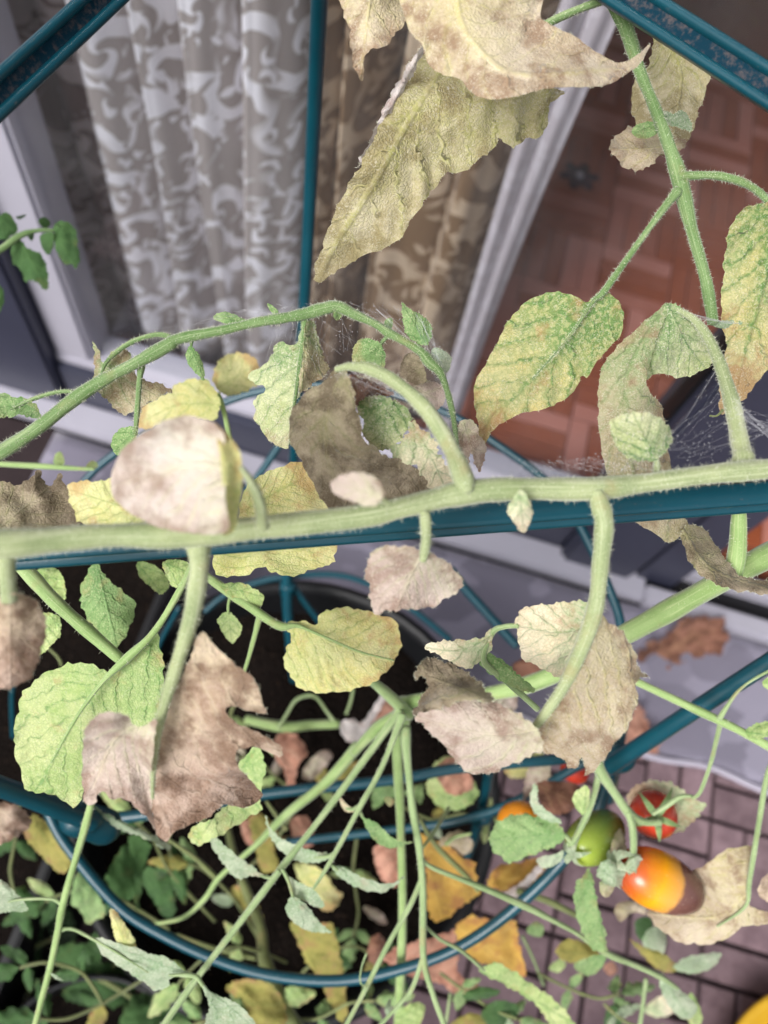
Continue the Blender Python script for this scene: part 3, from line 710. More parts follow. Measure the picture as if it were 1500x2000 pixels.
def channel(name, a, b, half, tilt=0.0, bow=0.0):
    """grooved bar from a to b (3-D); the groove looks towards the lens, rolled by tilt"""
    a, b = np.array(a), np.array(b); t = (b - a) / np.linalg.norm(b - a)
    m = (a + b) / 2; up = -m / np.linalg.norm(m); up = up - t * up.dot(t); up /= np.linalg.norm(up); sd_ = np.cross(t, up)
    up2 = up * math.cos(tilt) + sd_ * math.sin(tilt); sd2 = np.cross(t, up2)
    pr = [(-1, -.75), (-1.02, .30), (-.92, .50), (-.70, .56), (-.48, .46), (-.36, .10), (.36, .10), (.48, .46), (.70, .56), (.92, .50), (1.02, .30), (1, -.75), (.8, -.95), (-.8, -.95)]
    V, Fc = [], []; nseg = 24
    for i in range(nseg + 1):
        f_ = i / nseg; c = a + (b - a) * f_ + up * bow * 4 * f_ * (1 - f_)
        for x, y in pr: V.append(c + sd2 * x * half + up2 * y * half)
    m_ = len(pr)
    for i in range(nseg):
        for j in range(m_): Fc.append((i * m_ + j, i * m_ + (j + 1) % m_, (i + 1) * m_ + (j + 1) % m_, (i + 1) * m_ + j))
    Fc += [tuple(range(m_))[::-1], tuple(nseg * m_ + j for j in range(m_))]
    o = mesh(name, V, Fc, TEAL, cage)
    o.data.materials.append(DUST)
    for i, p_ in enumerate(o.data.polygons):
        if i < nseg * m_ and i % m_ == 5: p_.material_index = 1
    o.modifiers.new('edges', 'EDGE_SPLIT').split_angle = math.radians(50)
    return o
apex = P(622, -392, 0.395)
channel('cross_bar', P(-420, 573, 0.24), apex, 0.0062, 0.10)
channel('cross_bar', apex, P(1760, 335, 0.26), 0.0062, -0.15)
channel('cross_bar', P(-60, 1094, 0.275), P(1600, 968, 0.315), 0.0066, 1.25)
rod('stake', '627 -60 36.5 0.435, 608 330 27 0.585, 594 600 23 0.68, 572 930 18.5 0.84', 0.4)
rod('ring', '140 970 15, 200 905 16, 300 840 16, 435 787 16, 505 765 16, 600 752 16, 750 765 16, 880 810 16, 955 857 16, 1050 925 17, 1110 990 17, 1150 1060 18, 1190 1150 18, 1212 1218 19, 1216 1300 19, 1210 1440 20', 0.74, 0.60)
rod('ring', '95 1585 22, 130 1650 22, 230 1768 22, 330 1832 22, 450 1884 22, 560 1910 22, 680 1914 22, 800 1888 22, 900 1848 22, 1000 1778 23, 1100 1680 23, 1170 1575 23, 1198 1480 24', 0.60, 0.56)
rod('cross_rod', '-60 1514 40 0.42, 70 1562 40 0.46, 185 1606 40 0.50', 0.45)
rod('cross_rod', '150 1605 24 0.60, 330 1585 23, 516 1551 22, 760 1524 21, 900 1500 21, 1120 1480 22, 1205 1462 24', 0.60)
rod('cross_rod', '1185 1500 34 0.52, 1340 1398 34 0.47, 1560 1256 36 0.42', 0.47)
rod('ring', '560 1645 16, 760 1622 17, 900 1602 18, 1000 1568 18, 1090 1518 18, 1195 1460 20', 0.72, 0.60)
rod('cross_rod', '958 1490 20, 938 1600 20, 912 1672 18', 0.66, 0.72)
rod('stake', '1212 1420 26 0.58, 1200 1500 26, 1190 1560 24 0.64', 0.6)
rod('stake', '560 1110 20, 562 1200 20, 575 1330 18', 0.82, 0.88)
rod('ring', '400 1195 11, 440 1162 12, 500 1138 13, 560 1126 14, 650 1122 13, 718 1140 12, 805 1190 13, 880 1250 13', 0.84, 0.86)
rod('cross_rod', '572 1140 12, 592 1172 12, 640 1235 12', 0.84, 0.88)
rod('cross_rod', '880 1112 19, 900 1140 19, 970 1218 19, 1010 1262 18', 0.76, 0.72)
rod('cross_rod', '350 1185 9, 310 1262 9, 290 1330 9', 0.84, 0.88)
rod('cross_rod', '40 1290 10, 24 1350 10, 26 1440 10', 0.76, 0.80)
rod('cross_rod', '548 866 15, 510 922 15, 480 960 15', 0.74, 0.76)
def clamp(x, y, d, r, ax):
    c = P(x, y, d); a = np.array(ax, float); a /= np.linalg.norm(a)
    k = np.linspace(-1, 1, 9); cc = c[None] + a[None] * (k * r * 1.7)[:, None]
    sweep('clamp', cc, r * np.array([.75, 1, 1.04, 1.0, 1.0, 1.0, 1.04, 1, .75]), TEAL, cage, sides=14)
clamp(178, 1606, 0.51, 0.0115, P(200, 1600, .5) - P(60, 1555, .46))
clamp(150, 1600, 0.58, 0.0085, (0.1, 0.1, 1))
clamp(1200, 1486, 0.56, 0.0100, (0.1, 0.1, 1))
clamp(940, 1596, 0.675, 0.0075, (0.1, 0.1, 1))
clamp(562, 1150, 0.84, 0.0085, (0, 0, 1))

# ================================================================== tomato plants
GRP = None
# ---- A: the shoot lying across the front
TH[0] = 0.94
A = thing('tomato_plant', 'thick pale hairy tomato stem lying level along the cross bar with withered tan leaves', 'tomato plant')
stem(A, 'pale', '-60 1064 62 0.215, 30 1062 60 0.22, 200 1047 52, 350 1045 55, 500 1032 52, 700 1010 48, 800 988 46, 900 964 50, 1000 955 50, 1150 955 48, 1250 945 42, 1400 925 41, 1560 912 40', 0.22, 0.27, hair=9, name='main_stem', sides=20, ridge=0.035)
stem(A, 'pale', '12 1050 44, 12 1110 36, 18 1175 30', 0.218, 0.222, hair=5, name='petiole')
leaf(A, 'brown', 0.222, '18 1160 -3, 45 1160, 68 1172 3, 88 1205 6, 90 1240 8, 76 1285 6, 60 1322 4, 30 1340 2, 0 1346, -45 1320, -45 1185 4', '18 1160, 20 1250, 20 1340', 0.235, cup=6, fuzz=1.2)
stem(A, 'pale', '387 1046 44, 388 1078 50, 389 1110 40, 375 1200 36, 345 1300 30, 315 1400 20, 300 1500 12, 298 1560 6', 0.236, 0.262, hair=6, name='petiole', sides=14)
leaf(A, 'brown', 0.242, ['392 1235 0, 415 1255 2, 450 1290 3, 485 1315 4, 507 1345 7, 511 1372 9, 521 1395 12, 482 1386 8, 450 1380 2, 440 1393 0, 475 1418 3, 520 1438 6, 551 1463 9, 547 1480 9, 510 1462 6, 462 1466 2, 468 1500 5, 496 1530 10, 511 1556 14, 480 1578 12, 440 1572 8, 400 1600 6, 360 1615 3, 342 1624 0, 325 1645 -2, 304 1622 -2, 298 1580 2, 297 1520 4, 300 1460 6, 307 1405 6, 325 1370 5, 350 1330 4, 375 1275 2',
                         '306 1404 6, 300 1460 6, 297 1520 4, 298 1580 2, 304 1622 -2, 285 1595 -3, 250 1565 -6, 235 1557 -8, 215 1563 -10, 205 1547 -9, 190 1549 -7, 187 1570 -4, 166 1566 2, 160 1515 4, 162 1475 1, 165 1430 -8, 185 1400 -16, 215 1390 -18, 245 1396 -10, 262 1415 2, 288 1416 6'],
     ['382 1240, 345 1320, 312 1420, 298 1530, 330 1620', '300 1410, 230 1440, 180 1540'], 0.275, cup=-3, wr=3.0, ser=1.2, corr=0.6, fuzz=0.8, mats=['tanpink'], label='large crinkled brown dead leaf')
stem(A, 'pale', '830 1000 22, 832 1030 23, 832 1060 22, 826 1095 16', 0.245, 0.252, hair=5, name='petiole')
leaf(A, 'tanpink', 0.252, '830 1075 -2, 850 1084, 880 1104 3, 903 1135 7, 895 1155 7, 870 1170 5, 845 1185 4, 800 1190 2, 752 1194 2, 735 1201 4, 723 1176 4, 722 1146 4, 714 1124 5, 720 1092 3, 738 1070 0, 780 1066 -3', '830 1078, 805 1120, 775 1190', 0.262, cup=5, fuzz=1.2)
stem(A, 'pale', '1164 958 24, 1172 985 42, 1180 1025 38, 1173 1100 36, 1160 1200 34, 1112 1320 28, 1062 1398 20, 1040 1425 12', 0.255, 0.272, hair=6, name='petiole', sides=14)
leaf(A, 'tan', 0.262, ['1160 1200 0, 1178 1205 3, 1210 1230 4, 1236 1265 6, 1246 1300 6, 1266 1320 14, 1244 1326 4, 1246 1360 3, 1236 1400 2, 1216 1435 1, 1191 1465 0, 1175 1490 0, 1150 1513 2, 1140 1500 2, 1135 1480 0, 1125 1496 1, 1110 1503 2, 1100 1486 1, 1075 1470 2, 1055 1468 4, 1058 1440 4, 1048 1420 2, 1080 1370 2, 1125 1290 2',
                      '1046 1416 0, 1020 1400 -4, 990 1380 -8, 950 1370 -10, 910 1365 -9, 865 1380 -6, 810 1400 -2, 840 1430 -3, 875 1465 -4, 897 1496 -4, 920 1510 -3, 950 1513 -2, 985 1500 0, 1020 1485 2, 1055 1470 4, 1058 1440 3',
                      '810 1397 -1, 817 1370 3, 835 1340 5, 830 1322 4, 811 1326 0, 812 1310 -2, 832 1285 4, 850 1287 6, 880 1295 7, 915 1315 6, 940 1335 3, 966 1368 -6, 950 1372 -9, 910 1367 -8, 865 1382 -5'],
     ['1160 1200, 1120 1310, 1075 1400, 1055 1465', '1050 1425, 960 1435, 815 1402', '960 1368, 890 1340, 815 1315'], 0.282, cup=5, wr=1.8, ser=2.0, fuzz=1.6, mats=['tanpink', 'olive'], label='pale folded leaf with ragged lower edge')
leaf(A, 'cream', 0.298, '1172 1202, 1140 1174 -3, 1070 1180 -2, 1030 1185, 1010 1200 2, 1006 1222 2, 1012 1250 2, 1020 1286 4, 1050 1300 3, 1075 1316 3, 1095 1323 4, 1112 1300 3, 1150 1250 2', '1165 1215, 1100 1235, 1012 1222', 0.305, cup=3, corr=0.6)
leaf(A, 'cream', 0.310, '962 1226, 940 1245, 900 1250 2, 860 1252 3, 827 1264 5, 850 1276 3, 885 1296 2, 915 1306 0, 940 1290, 960 1268', '962 1240, 900 1270, 830 1265', 0.315, cup=4)
stem(A, 'sage', '1012 1222 12, 985 1224 12, 962 1236 12, 945 1290 14, 990 1330 14, 1050 1385 14', 0.305, 0.33, name='petiole')
leaf(A, 'green', 0.315, '952 1275, 935 1288 2, 950 1310, 985 1335, 1030 1352 2, 1045 1345, 1015 1320, 985 1292', None, 0.32, cup=3)
# arching petiole with the dark folded leaf
stem(A, 'pale', '914 962 26, 903 930 46, 880 875 37, 832 800 33, 772 746 29, 722 721 25, 682 716 18, 655 722 10', 0.246, 0.272, hair=6, name='petiole', sides=14)
leaf(A, 'olive', 0.270, ['668 712 0, 637 740 -1, 597 767 -2, 577 790 0, 565 820 4, 565 853 7, 577 880 8, 593 910 8, 610 943 8, 630 977 9, 655 1000 9, 760 1005 12, 848 960 16, 828 930 12, 803 906 8, 773 896 5, 750 888 3, 727 870 0, 710 858 -2, 703 820 -3, 694 787 -3, 690 760 -2, 682 737 -1',
                      '682 735 0, 700 736 2, 720 742 4, 752 757 6, 770 772 8, 740 774 10, 712 780 10, 697 794 6, 690 765 2'],
     ['672 716, 640 800, 640 900, 690 990', '684 736, 730 765'], 0.290, cup=4, wr=2.6, ser=1.5, fuzz=0.8, mats=['rust'], label='olive brown folded leaf under the arching stalk')
leaf(A, 'tanpink', 0.212, '748 972, 747 952, 730 930 -2, 700 922 -2, 666 928, 646 945 3, 656 966 2, 690 980, 725 990', '748 970, 650 944', 0.216, cup=3)
stem(A, 'pale', '760 985 12, 748 975 10, 735 965 6', 0.22, name='petiole')
leaf(A, 'cream', 0.245, '1008 965, 990 995 2, 1000 1015 2, 1022 1041 5, 1040 1006 2, 1035 980 0, 1020 957', '1014 960, 1022 1040', 0.25, cup=3)
leaf(A, 'yellow', 0.2075, '418 826 0, 446 849 0, 467 880 2, 474 920 4, 470 975 5, 458 1035 4, 430 1038 0, 434 960 -1, 428 880 -1', '474 925, 440 900, 430 850', 0.212, cup=2, wr=0.8, ser=0.5)
leaf(A, 'pale', 0.208, '440 915 0, 436 880 0, 438 850 0, 415 825, 370 812, 325 820, 280 845 1, 238 880 3, 216 935 6, 224 975 6, 262 1006 5, 330 1035 3, 440 1040 0, 440 975 -1', '478 935, 400 905, 300 925, 222 950', 0.222, cup=-4, wr=1.6, ser=0.6)
stem(A, 'pale', '512 1030 30, 508 985 24, 492 945 20, 470 912 10', 0.222, 0.21, hair=3, name='petiole')
# right-hand arch with the twisted leaf
stem(A, 'pale', '1458 922 30, 1453 900 44, 1446 865 37, 1428 780 31, 1398 690 24, 1362 630 16, 1318 602 9, 1306 594 6', 0.272, 0.322, hair=9, name='petiole', sides=14)
leaf(A, 'olgreen', 0.322, ['1306 592 -6, 1240 645 -2, 1195 688 2, 1172 730 5, 1168 790 8, 1172 860 9, 1185 930 10, 1200 990 12, 1275 1040 14, 1302 1058 14, 1326 1050 14, 1345 1028 14, 1320 985 12, 1312 925 9, 1302 850 6, 1292 795 4, 1270 765 -2, 1262 740 -5, 1280 670 -7',
                        '1306 592 -6, 1346 612 -2, 1388 650 2, 1396 700 5, 1376 721 6, 1332 738 4, 1286 729 0, 1254 742 -4, 1268 682 -5, 1288 630 -5'],
     ['1304 596, 1230 720, 1225 850, 1250 980', '1305 596, 1340 670, 1375 715'], 0.322, cup=7, wr=2.2, ser=1.0, corr=1.3, fuzz=1.2, mats=['speck'], label='twisted leaf sharply folded over its stalk')
leaf(A, 'olive', 0.332, '1330 1035 0, 1366 1026 3, 1395 1060 2, 1420 1095 1, 1450 1125 2, 1520 1140 3, 1520 1162 -2, 1460 1156 -4, 1410 1145 -4, 1365 1120 -3, 1342 1086 -2', '1335 1035, 1390 1110, 1510 1152', 0.335, cup=3, wr=1.6, fuzz=2.2)
leaf(A, 'speck', 0.268, '1282 898 0, 1302 880, 1313 856, 1307 835 -1, 1286 815 -1, 1250 805 -2, 1216 810 -1, 1192 822 1, 1195 848 2, 1206 876 2, 1230 896 2, 1260 901 1', '1282 900, 1240 815', 0.266, cup=3, fuzz=1.5)
stem(A, 'pale', '1282 940 20, 1283 915 15, 1281 890 11', 0.268, hair=6, name='petiole')
leaf(A, 'yellow', 0.275, '222 930 0, 200 940, 150 940 2, 132 955 4, 145 1000 4, 170 1025 4, 285 1020, 260 995 -1, 232 972', '240 990, 140 958', 0.28, cup=3)
leaf(A, 'yellow', 0.335, '465 1015, 470 975, 492 940, 525 920 2, 565 905 3, 595 905 3, 625 930 2, 650 965, 660 1000, 655 1085 4, 655 1098 6, 616 1110 8, 562 1126 8, 510 1108 6, 480 1123 7, 430 1124 7, 414 1098 5, 440 1050', '470 1000, 540 960, 600 930', 0.345, cup=3, corr=0.5)
leaf(A, 'yellow', 0.46, '432 790, 425 770, 410 745 2, 380 739, 346 750, 330 765, 300 780 2, 276 802 3, 272 838 4, 330 828 2, 382 818, 416 822', '430 792, 350 790, 276 825', 0.48, cup=4, wr=2.2)
leaf(A, 'yellow', 0.48, '425 760, 414 738, 430 702, 460 689 2, 490 694 3, 506 715 4, 496 735 3, 502 752 4, 470 768 2, 440 772', '425 758, 500 712', 0.49, cup=4, wr=2.4, ser=2.0)
stem(A, 'fresh', '426 768 8, 434 790 10, 445 840 11, 452 900 11, 456 1000 12', 0.475, 0.46, name='petiole')
leaf(A, 'olive', 0.30, '-20 948, 0 940, 40 946, 76 918 -4, 85 936, 95 951, 120 924 -4, 126 946, 150 990 3, 150 1030, 60 1040, -20 1040', '0 1030, 110 940', 0.31, cup=4, wr=3)

# ---- B: shoot coming down from the top right
TH[0] = 0.86
B = thing('tomato_plant', 'upright green tomato shoot hanging from the top with big mottled yellowing leaves', 'tomato plant')
stem(B, 'green', '1170 -70 36, 1195 -10 40, 1228 70 30, 1250 140 27, 1281 215 25, 1305 280 28, 1326 345 36, 1350 445 28, 1378 545 26, 1393 632 24', 0.325, 0.345, hair=9, name='main_stem', sides=16)
stem(B, 'green', '1196 -6 18, 1130 18 18, 1065 48 17, 1000 90 12', 0.325, 0.335, hair=6, name='petiole')
stem(B, 'green', '1325 345 24, 1350 343 20, 1400 343 18, 1450 356 18, 1488 380 17, 1520 420 13', 0.335, 0.330, hair=8, name='petiole')
stem(B, 'green', '1325 372 26, 1304 397 18, 1250 470 15, 1180 568 15, 1158 590 10, 1110 660 5, 1040 740 3', 0.336, 0.331, hair=7, name='petiole')
leaf(B, 'mottled', 0.333, '1160 578 0, 1143 592 0, 1120 576 -1, 1076 570 -1, 1030 589 0, 995 625 1, 970 670 1, 940 725 2, 925 760 4, 929 800 6, 934 840 8, 937 880 8, 940 912 9, 946 872 4, 956 850 2, 990 820, 1030 805 -1, 1075 795, 1108 775 2, 1116 770 3, 1130 752 2, 1136 732 2, 1150 736 3, 1165 706 2, 1190 680 2, 1212 652 2, 1219 620 1, 1207 588 0, 1186 570 0', '1160 585, 1110 660, 1040 740, 960 820, 940 890', 0.345, cup=4, wr=1.6, ser=1.2, corr=0.7, fuzz=0.6, label='broad heart shaped leaf, green at the stalk and tan at the tip')
leaf(B, 'mottled', 0.332, '1530 390, 1500 394, 1465 402 1, 1432 430 1, 1418 480 2, 1411 560 3, 1408 620 3, 1418 680 3, 1408 730 4, 1404 790 5, 1412 808 5, 1440 790 4, 1465 765 3, 1500 720 3, 1560 640 3, 1575 480', '1520 395, 1490 560, 1425 790', 0.345, cup=3, wr=2.0, corr=0.8, fuzz=0.6)
stem(B, 'olive', '1412 800 7, 1400 812 5, 1386 812 4', 0.345, name='leaf_tip')
leaf(B, 'tan', 0.275, ['880 -60 0, 960 -60 0, 1062 -50 3, 1060 0 2, 1056 35 2, 1071 46 1, 1100 60 1, 1130 75 1, 1151 92 1, 1180 110 1, 1215 123 2, 1256 98 4, 1271 84 6, 1252 122 3, 1215 150 -2, 1175 168 -5, 1125 170 -8, 1075 172 -9, 1030 182 -10, 990 192 -10, 945 192 -9, 920 180 -7, 900 156 -4, 866 146 -2, 836 126 0, 826 88 1, 806 70 1, 792 40 1, 780 0 2, 770 -60 3'],
     '890 -60, 900 40, 950 110, 1020 145, 1200 135', 0.285, cup=10, wr=2.6, ser=0.7, corr=0.8, fuzz=0.6, label='large tan leaf curled into a scoop')
leaf(B, 'tan', 0.285, '770 -60, 660 -50, 662 0, 672 30, 682 60 2, 687 115 3, 697 145 5, 705 160 7, 710 135 4, 716 100 2, 750 92, 776 62, 792 38, 780 0', '730 -50, 715 60, 704 155', 0.30, cup=5, wr=2.2)
leaf(B, 'tangreen', 0.315, ['870 110 0, 920 150 0, 1000 160, 1075 172 1, 1104 180 3, 1076 200 3, 1070 236 4, 1054 271 5, 1030 268 3, 1001 291 4, 978 268 2, 965 290 3, 936 308 3, 915 331 3, 876 339 3, 850 365 3, 810 420 4, 780 465 4, 750 485 5, 720 495 5, 665 526 7, 619 552 9, 615 525 6, 630 480 2, 650 425 0, 676 370 -2, 702 325 -3, 724 280 -3, 752 228 -3, 784 168 -2, 818 112 -1',
                       '826 105 -9, 816 99 -13, 780 157 -15, 748 214 -17, 721 276 -17, 697 327 -14, 710 318 -11, 735 272 -12, 760 232 -12, 788 180 -11'],
     ['870 120, 800 235, 730 360, 660 470, 620 548', '820 104, 760 215, 705 320'], 0.352, cup=7, wr=3.0, ser=1.6, corr=2.2, mats=['white'], fuzz=0.8, label='long drooping tan leaf with scalloped edge')
leaf(B, 'tangreen', 0.360, ['1285 50 0, 1325 65 1, 1355 100 2, 1387 135 5, 1382 170 5, 1370 205 4, 1357 240 3, 1345 275 3, 1320 298 2, 1290 303 0, 1262 300 -2, 1240 240 0, 1232 190 2, 1245 150 1, 1268 125 0, 1275 85 0',
                      '1345 272 3, 1320 297 1, 1290 302 -3, 1275 321 -3, 1250 332 -4, 1220 327 -4, 1200 305 -3, 1190 285 -2, 1210 260 -1, 1238 245 0, 1262 255 0, 1300 268 2'],
     ['1300 60, 1330 150, 1310 290', '1330 280, 1260 290, 1195 290'], 0.366, cup=4, wr=2.6, corr=0.9, fuzz=0.5, mats=['tan'])
leaf(B, 'green', 0.338, '1284 240, 1262 238, 1240 246 2, 1235 262 3, 1255 271 2, 1280 263', None, 0.345, cup=2)
leaf(B, 'sage', 0.338, '1284 226, 1298 216, 1314 222, 1334 216 1, 1350 238 3, 1350 256 4, 1325 249 2, 1300 242', None, 0.345, cup=2, fuzz=1.5)
leaf(B, 'sage', 0.345, '1390 628, 1415 626, 1440 624, 1450 632, 1425 640, 1400 640', None, 0.345, cup=1)

# ---- C: arching shoot from the left
TH[0] = 0.80
Cc = thing('tomato_plant', 'slender arching green tomato shoot in front of the curtains with stippled small leaves', 'tomato plant')
stem(Cc, 'green', '-40 912 34, 0 885 34, 75 835 34, 150 776 33, 210 738 30, 262 711 28, 325 676 34, 352 661 28, 430 646 24, 500 630 24, 550 622 25, 593 614 30, 633 603 30, 660 599 30, 692 614 24, 733 633 20, 757 649 22, 790 667 20, 823 688 22, 838 707 30, 857 724 22, 868 747 16, 877 777 15, 884 808 14, 890 848 12, 893 880 8', 0.335, 0.325, hair=9, name='main_stem', sides=16)
stem(Cc, 'green', '345 666 18, 322 655 14, 296 655 13, 255 669 12, 220 694 12, 203 716 8, 196 745 5', 0.335, 0.338, hair=6, name='petiole')
leaf(Cc, 'olgreen', 0.342, '205 712 0, 190 680 0, 183 664 0, 183 690 1, 184 721 2, 186 746 2, 198 771 2, 214 786 3, 236 808 4, 257 805 4, 280 792 5, 304 780 6, 322 769 7, 337 763 9, 310 749 7, 286 743 5, 270 738 3, 263 721 1, 260 702 0, 251 687 0, 236 681 0, 214 694 0', '205 712, 240 740, 300 770', 0.346, cup=3, wr=2, fuzz=1.2)
stem(Cc, 'green', '165 768 16, 148 768 12, 130 764 11, 100 768 10, 60 781 10, 20 800 4', 0.335, hair=6, name='petiole')
leaf(Cc, 'green', 0.335, '62 782, 25 774, 0 767 1, -40 772, -45 805, 0 816 2, 40 811 1, 70 818 2, 81 811 1', '70 785, -30 800', 0.335, cup=3, fuzz=1.0)
stem(Cc, 'green', '276 712 20, 272 745 14, 268 800 13, 264 850 11', 0.335, 0.338, hair=6, name='petiole')
leaf(Cc, 'green', 0.337, '268 836, 240 835, 222 850 1, 217 870 2, 225 886 3, 238 890 2, 262 866', '266 838, 225 880', 0.34, cup=2)
leaf(Cc, 'green', 0.330, '372 676, 388 692, 399 722 2, 398 743 4, 384 730 2, 367 710, 363 690', None, 0.332, cup=2)
stem(Cc, 'green', '376 662 10, 374 670 8, 373 682 6', 0.332, name='petiole')
leaf(Cc, 'green', 0.332, '486 632, 460 615, 436 609 1, 416 619 2, 430 629 1, 470 637', None, 0.332, cup=2, fuzz=1.0)
leaf(Cc, 'green', 0.332, '546 618, 540 603, 522 592 1, 526 604 1, 536 618', None, 0.332, cup=1.5)
leaf(Cc, 'green', 0.328, '654 605, 664 606, 668 616 2, 659 626 3, 651 618', None, 0.328, cup=1.5)
leaf(Cc, 'green', 0.330, '751 642, 752 626, 764 621, 768 632 2, 762 645', None, 0.33, cup=1.5)
stem(Cc, 'green', '597 606 30, 596 622 20, 592 660 14, 585 720 12, 575 790 8, 566 868 4', 0.332, 0.322, hair=7, name='petiole')
leaf(Cc, 'speck', 0.331, ['590 642 0, 584 660, 578 672 -1, 563 672 -1, 547 668, 535 675, 530 693 1, 520 710 1, 507 717 2, 488 727 4, 487 737 4, 497 750 3, 520 757 2, 517 767 1, 500 775 3, 493 783 4, 502 803 3, 492 817 4, 507 833 4, 523 860 4, 543 870 3, 563 876 3, 567 858 1, 568 826 0, 578 787 0, 590 768 2, 580 764 0, 588 710 0',
                        '597 633 0, 613 630 3, 623 667 6, 633 700 8, 642 723 10, 624 741 8, 607 753 5, 592 766 2, 583 762 0, 590 700 0'],
     ['594 625, 588 690, 577 770, 565 868', '596 632, 590 760'], 0.326, cup=3, wr=1.8, corr=0.6, fuzz=1.2, mats=['olgreen'])
stem(Cc, 'green', '762 652 14, 750 664 10, 741 674 8', 0.328, hair=6, name='petiole')
leaf(Cc, 'green', 0.326, '742 671, 724 662, 707 662, 693 673 1, 688 694 2, 690 716 3, 705 728 3, 745 726 2, 752 706 1, 752 690', '742 672, 700 715', 0.33, cup=3, fuzz=1.0)
leaf(Cc, 'green', 0.326, '832 675, 812 668, 794 653, 787 627, 785 592, 798 602, 818 613, 837 627, 844 645, 841 664', '832 674, 786 594', 0.322, cup=3, fuzz=1.0)
leaf(Cc, 'sage', 0.330, '842 684, 857 680, 877 692 2, 882 704 3, 873 728 2, 862 717, 848 706', None, 0.334, cup=2, fuzz=1.5)
leaf(Cc, 'olive', 0.338, '829 720, 815 694, 798 689, 785 706, 782 732, 810 751, 832 744', None, 0.342, cup=3)
leaf(Cc, 'tanpink', 0.345, '786 744, 832 742, 872 758, 866 788, 847 802, 815 780', None, 0.35, cup=3)
leaf(Cc, 'speck', 0.292, '762 778 0, 740 772, 713 777, 697 793 1, 701 810 1, 713 824 0, 707 843 1, 722 867 2, 746 880 3, 770 871 2, 788 851 2, 801 827 2, 801 806 2, 784 790 1', '755 790, 750 840, 745 878', 0.296, cup=3, corr=0.7, fuzz=0.8)
leaf(Cc, 'cream', 0.290, '803 820, 823 837, 850 858, 857 880 -2, 864 898, 888 922 2, 888 944 3, 867 957 4, 846 960 4, 827 933 2, 807 907 -2, 783 904 -3, 760 880 2, 777 866, 793 850', '803 825, 840 890, 870 955', 0.300, cup=4, wr=3.0, ser=2.5)
leaf(Cc, 'tanpink', 0.328, '897 827, 914 818, 931 830 1, 938 853 1, 950 872 3, 938 921 6, 927 906 3, 920 884 1, 913 908 4, 900 880 2, 893 850', '905 825, 935 915', 0.336, cup=3, wr=2.2)

# ---- D: the big plant rising from the planter, with the fruit
TH[0] = 0.78
D = thing('tomato_plant', 'tall tomato plant rooted in the planter with pale stems, slim sage leaves and ripening fruit', 'tomato plant')
stem(D, 'fresh', '1560 1050 62 0.335, 1500 1085 60, 1400 1140 56, 1300 1196 54, 1200 1250 50, 1070 1322 44, 950 1356 38, 800 1372 34 0.50, 778 1420 30 0.54', 0.34, 0.52, hair=1.5, name='main_stem', sides=16)
stem(D, 'fresh', '1445 930 34, 1444 1000 36, 1440 1080 44, 1430 1130 50', 0.335, 0.345, hair=2, name='stem')
stem(D, 'fresh', '640 1270 12, 700 1310 24, 745 1345 27, 800 1395 32', 0.40, 0.50, name='stem')
stem(D, 'fresh', '790 1370 44, 786 1410 40, 776 1450 28, 782 1600 22, 786 1800 22, 776 2030 22', 0.50, 0.62, hair=0.8, name='main_stem', sides=14)
stem(D, 'sage', '784 1390 32, 770 1405 24, 725 1465 18, 640 1580 17, 550 1695 17, 470 1800 17, 385 1910 16, 310 2015 16', 0.485, 0.44, hair=2, name='stem', sides=12)
stem(D, 'sage', '786 1395 26, 775 1425 18, 745 1500 14, 705 1572 14, 665 1647 13, 635 1700 10, 611 1737 7', 0.475, 0.45, hair=2, name='stem')
stem(D, 'sage', '790 1420 30, 797 1500 20, 806 1580 19, 820 1665 19, 826 1750 18, 827 1870 17, 845 1940 14, 875 2020 13', 0.48, 0.50, hair=1.5, name='stem', sides=12)
stem(D, 'sage', '827 1868 14, 805 1930 11, 780 1962 10, 740 2005 9', 0.495, 0.50, name='stem')
stem(D, 'sage', '822 1720 12, 800 1770 13, 755 1850 13, 712 1935 12, 672 2010 12', 0.49, 0.48, name='stem')
stem(D, 'sage', '826 1805 8, 860 1835 9, 900 1856 9, 945 1895 8', 0.50, 0.53, name='stem')
stem(D, 'sage', '824 1680 12, 850 1697 12, 950 1737 14, 1030 1772 19, 1075 1795 13, 1125 1822 12, 1185 1862 16, 1240 1885 14, 1290 1908 14, 1325 1932 8', 0.49, 0.56, name='stem')
stem(D, 'fresh', '700 1455 28, 640 1525 26, 560 1590 22, 500 1650 15, 430 1712 13, 400 1755 13, 355 1793 11, 285 1806 8', 0.58, 0.62, name='stem')
stem(D, 'fresh', '690 1470 22, 740 1420 30, 788 1390 30', 0.57, 0.52, name='stem')
stem(D, 'olive', '520 1565 8, 545 1600 11, 560 1620 12', 0.62, name='stem')
stem(D, 'olive', '330 1640 9, 380 1675 12, 424 1716 13', 0.60, 0.61, name='stem')
stem(D, 'olive', '440 1600 14, 462 1690 20, 492 1767 24, 510 1820 27, 516 1873 32, 542 1940 36, 585 2020 38', 0.80, 0.66, name='main_stem')
stem(D, 'olive', '345 1826 9, 417 1852 10, 500 1872 12', 0.72, name='stem')
stem(D, 'fresh', '480 1405 22, 553 1420 26, 610 1416 24, 662 1414 20', 0.78, name='stem')
stem(D, 'sage', '543 1424 9, 560 1395 8, 580 1366 8, 614 1360 8, 640 1392 8, 652 1408 9', 0.77, name='stem')
stem(D, 'sage', '690 1345 8, 685 1370 8, 676 1395 7', 0.76, name='stem')
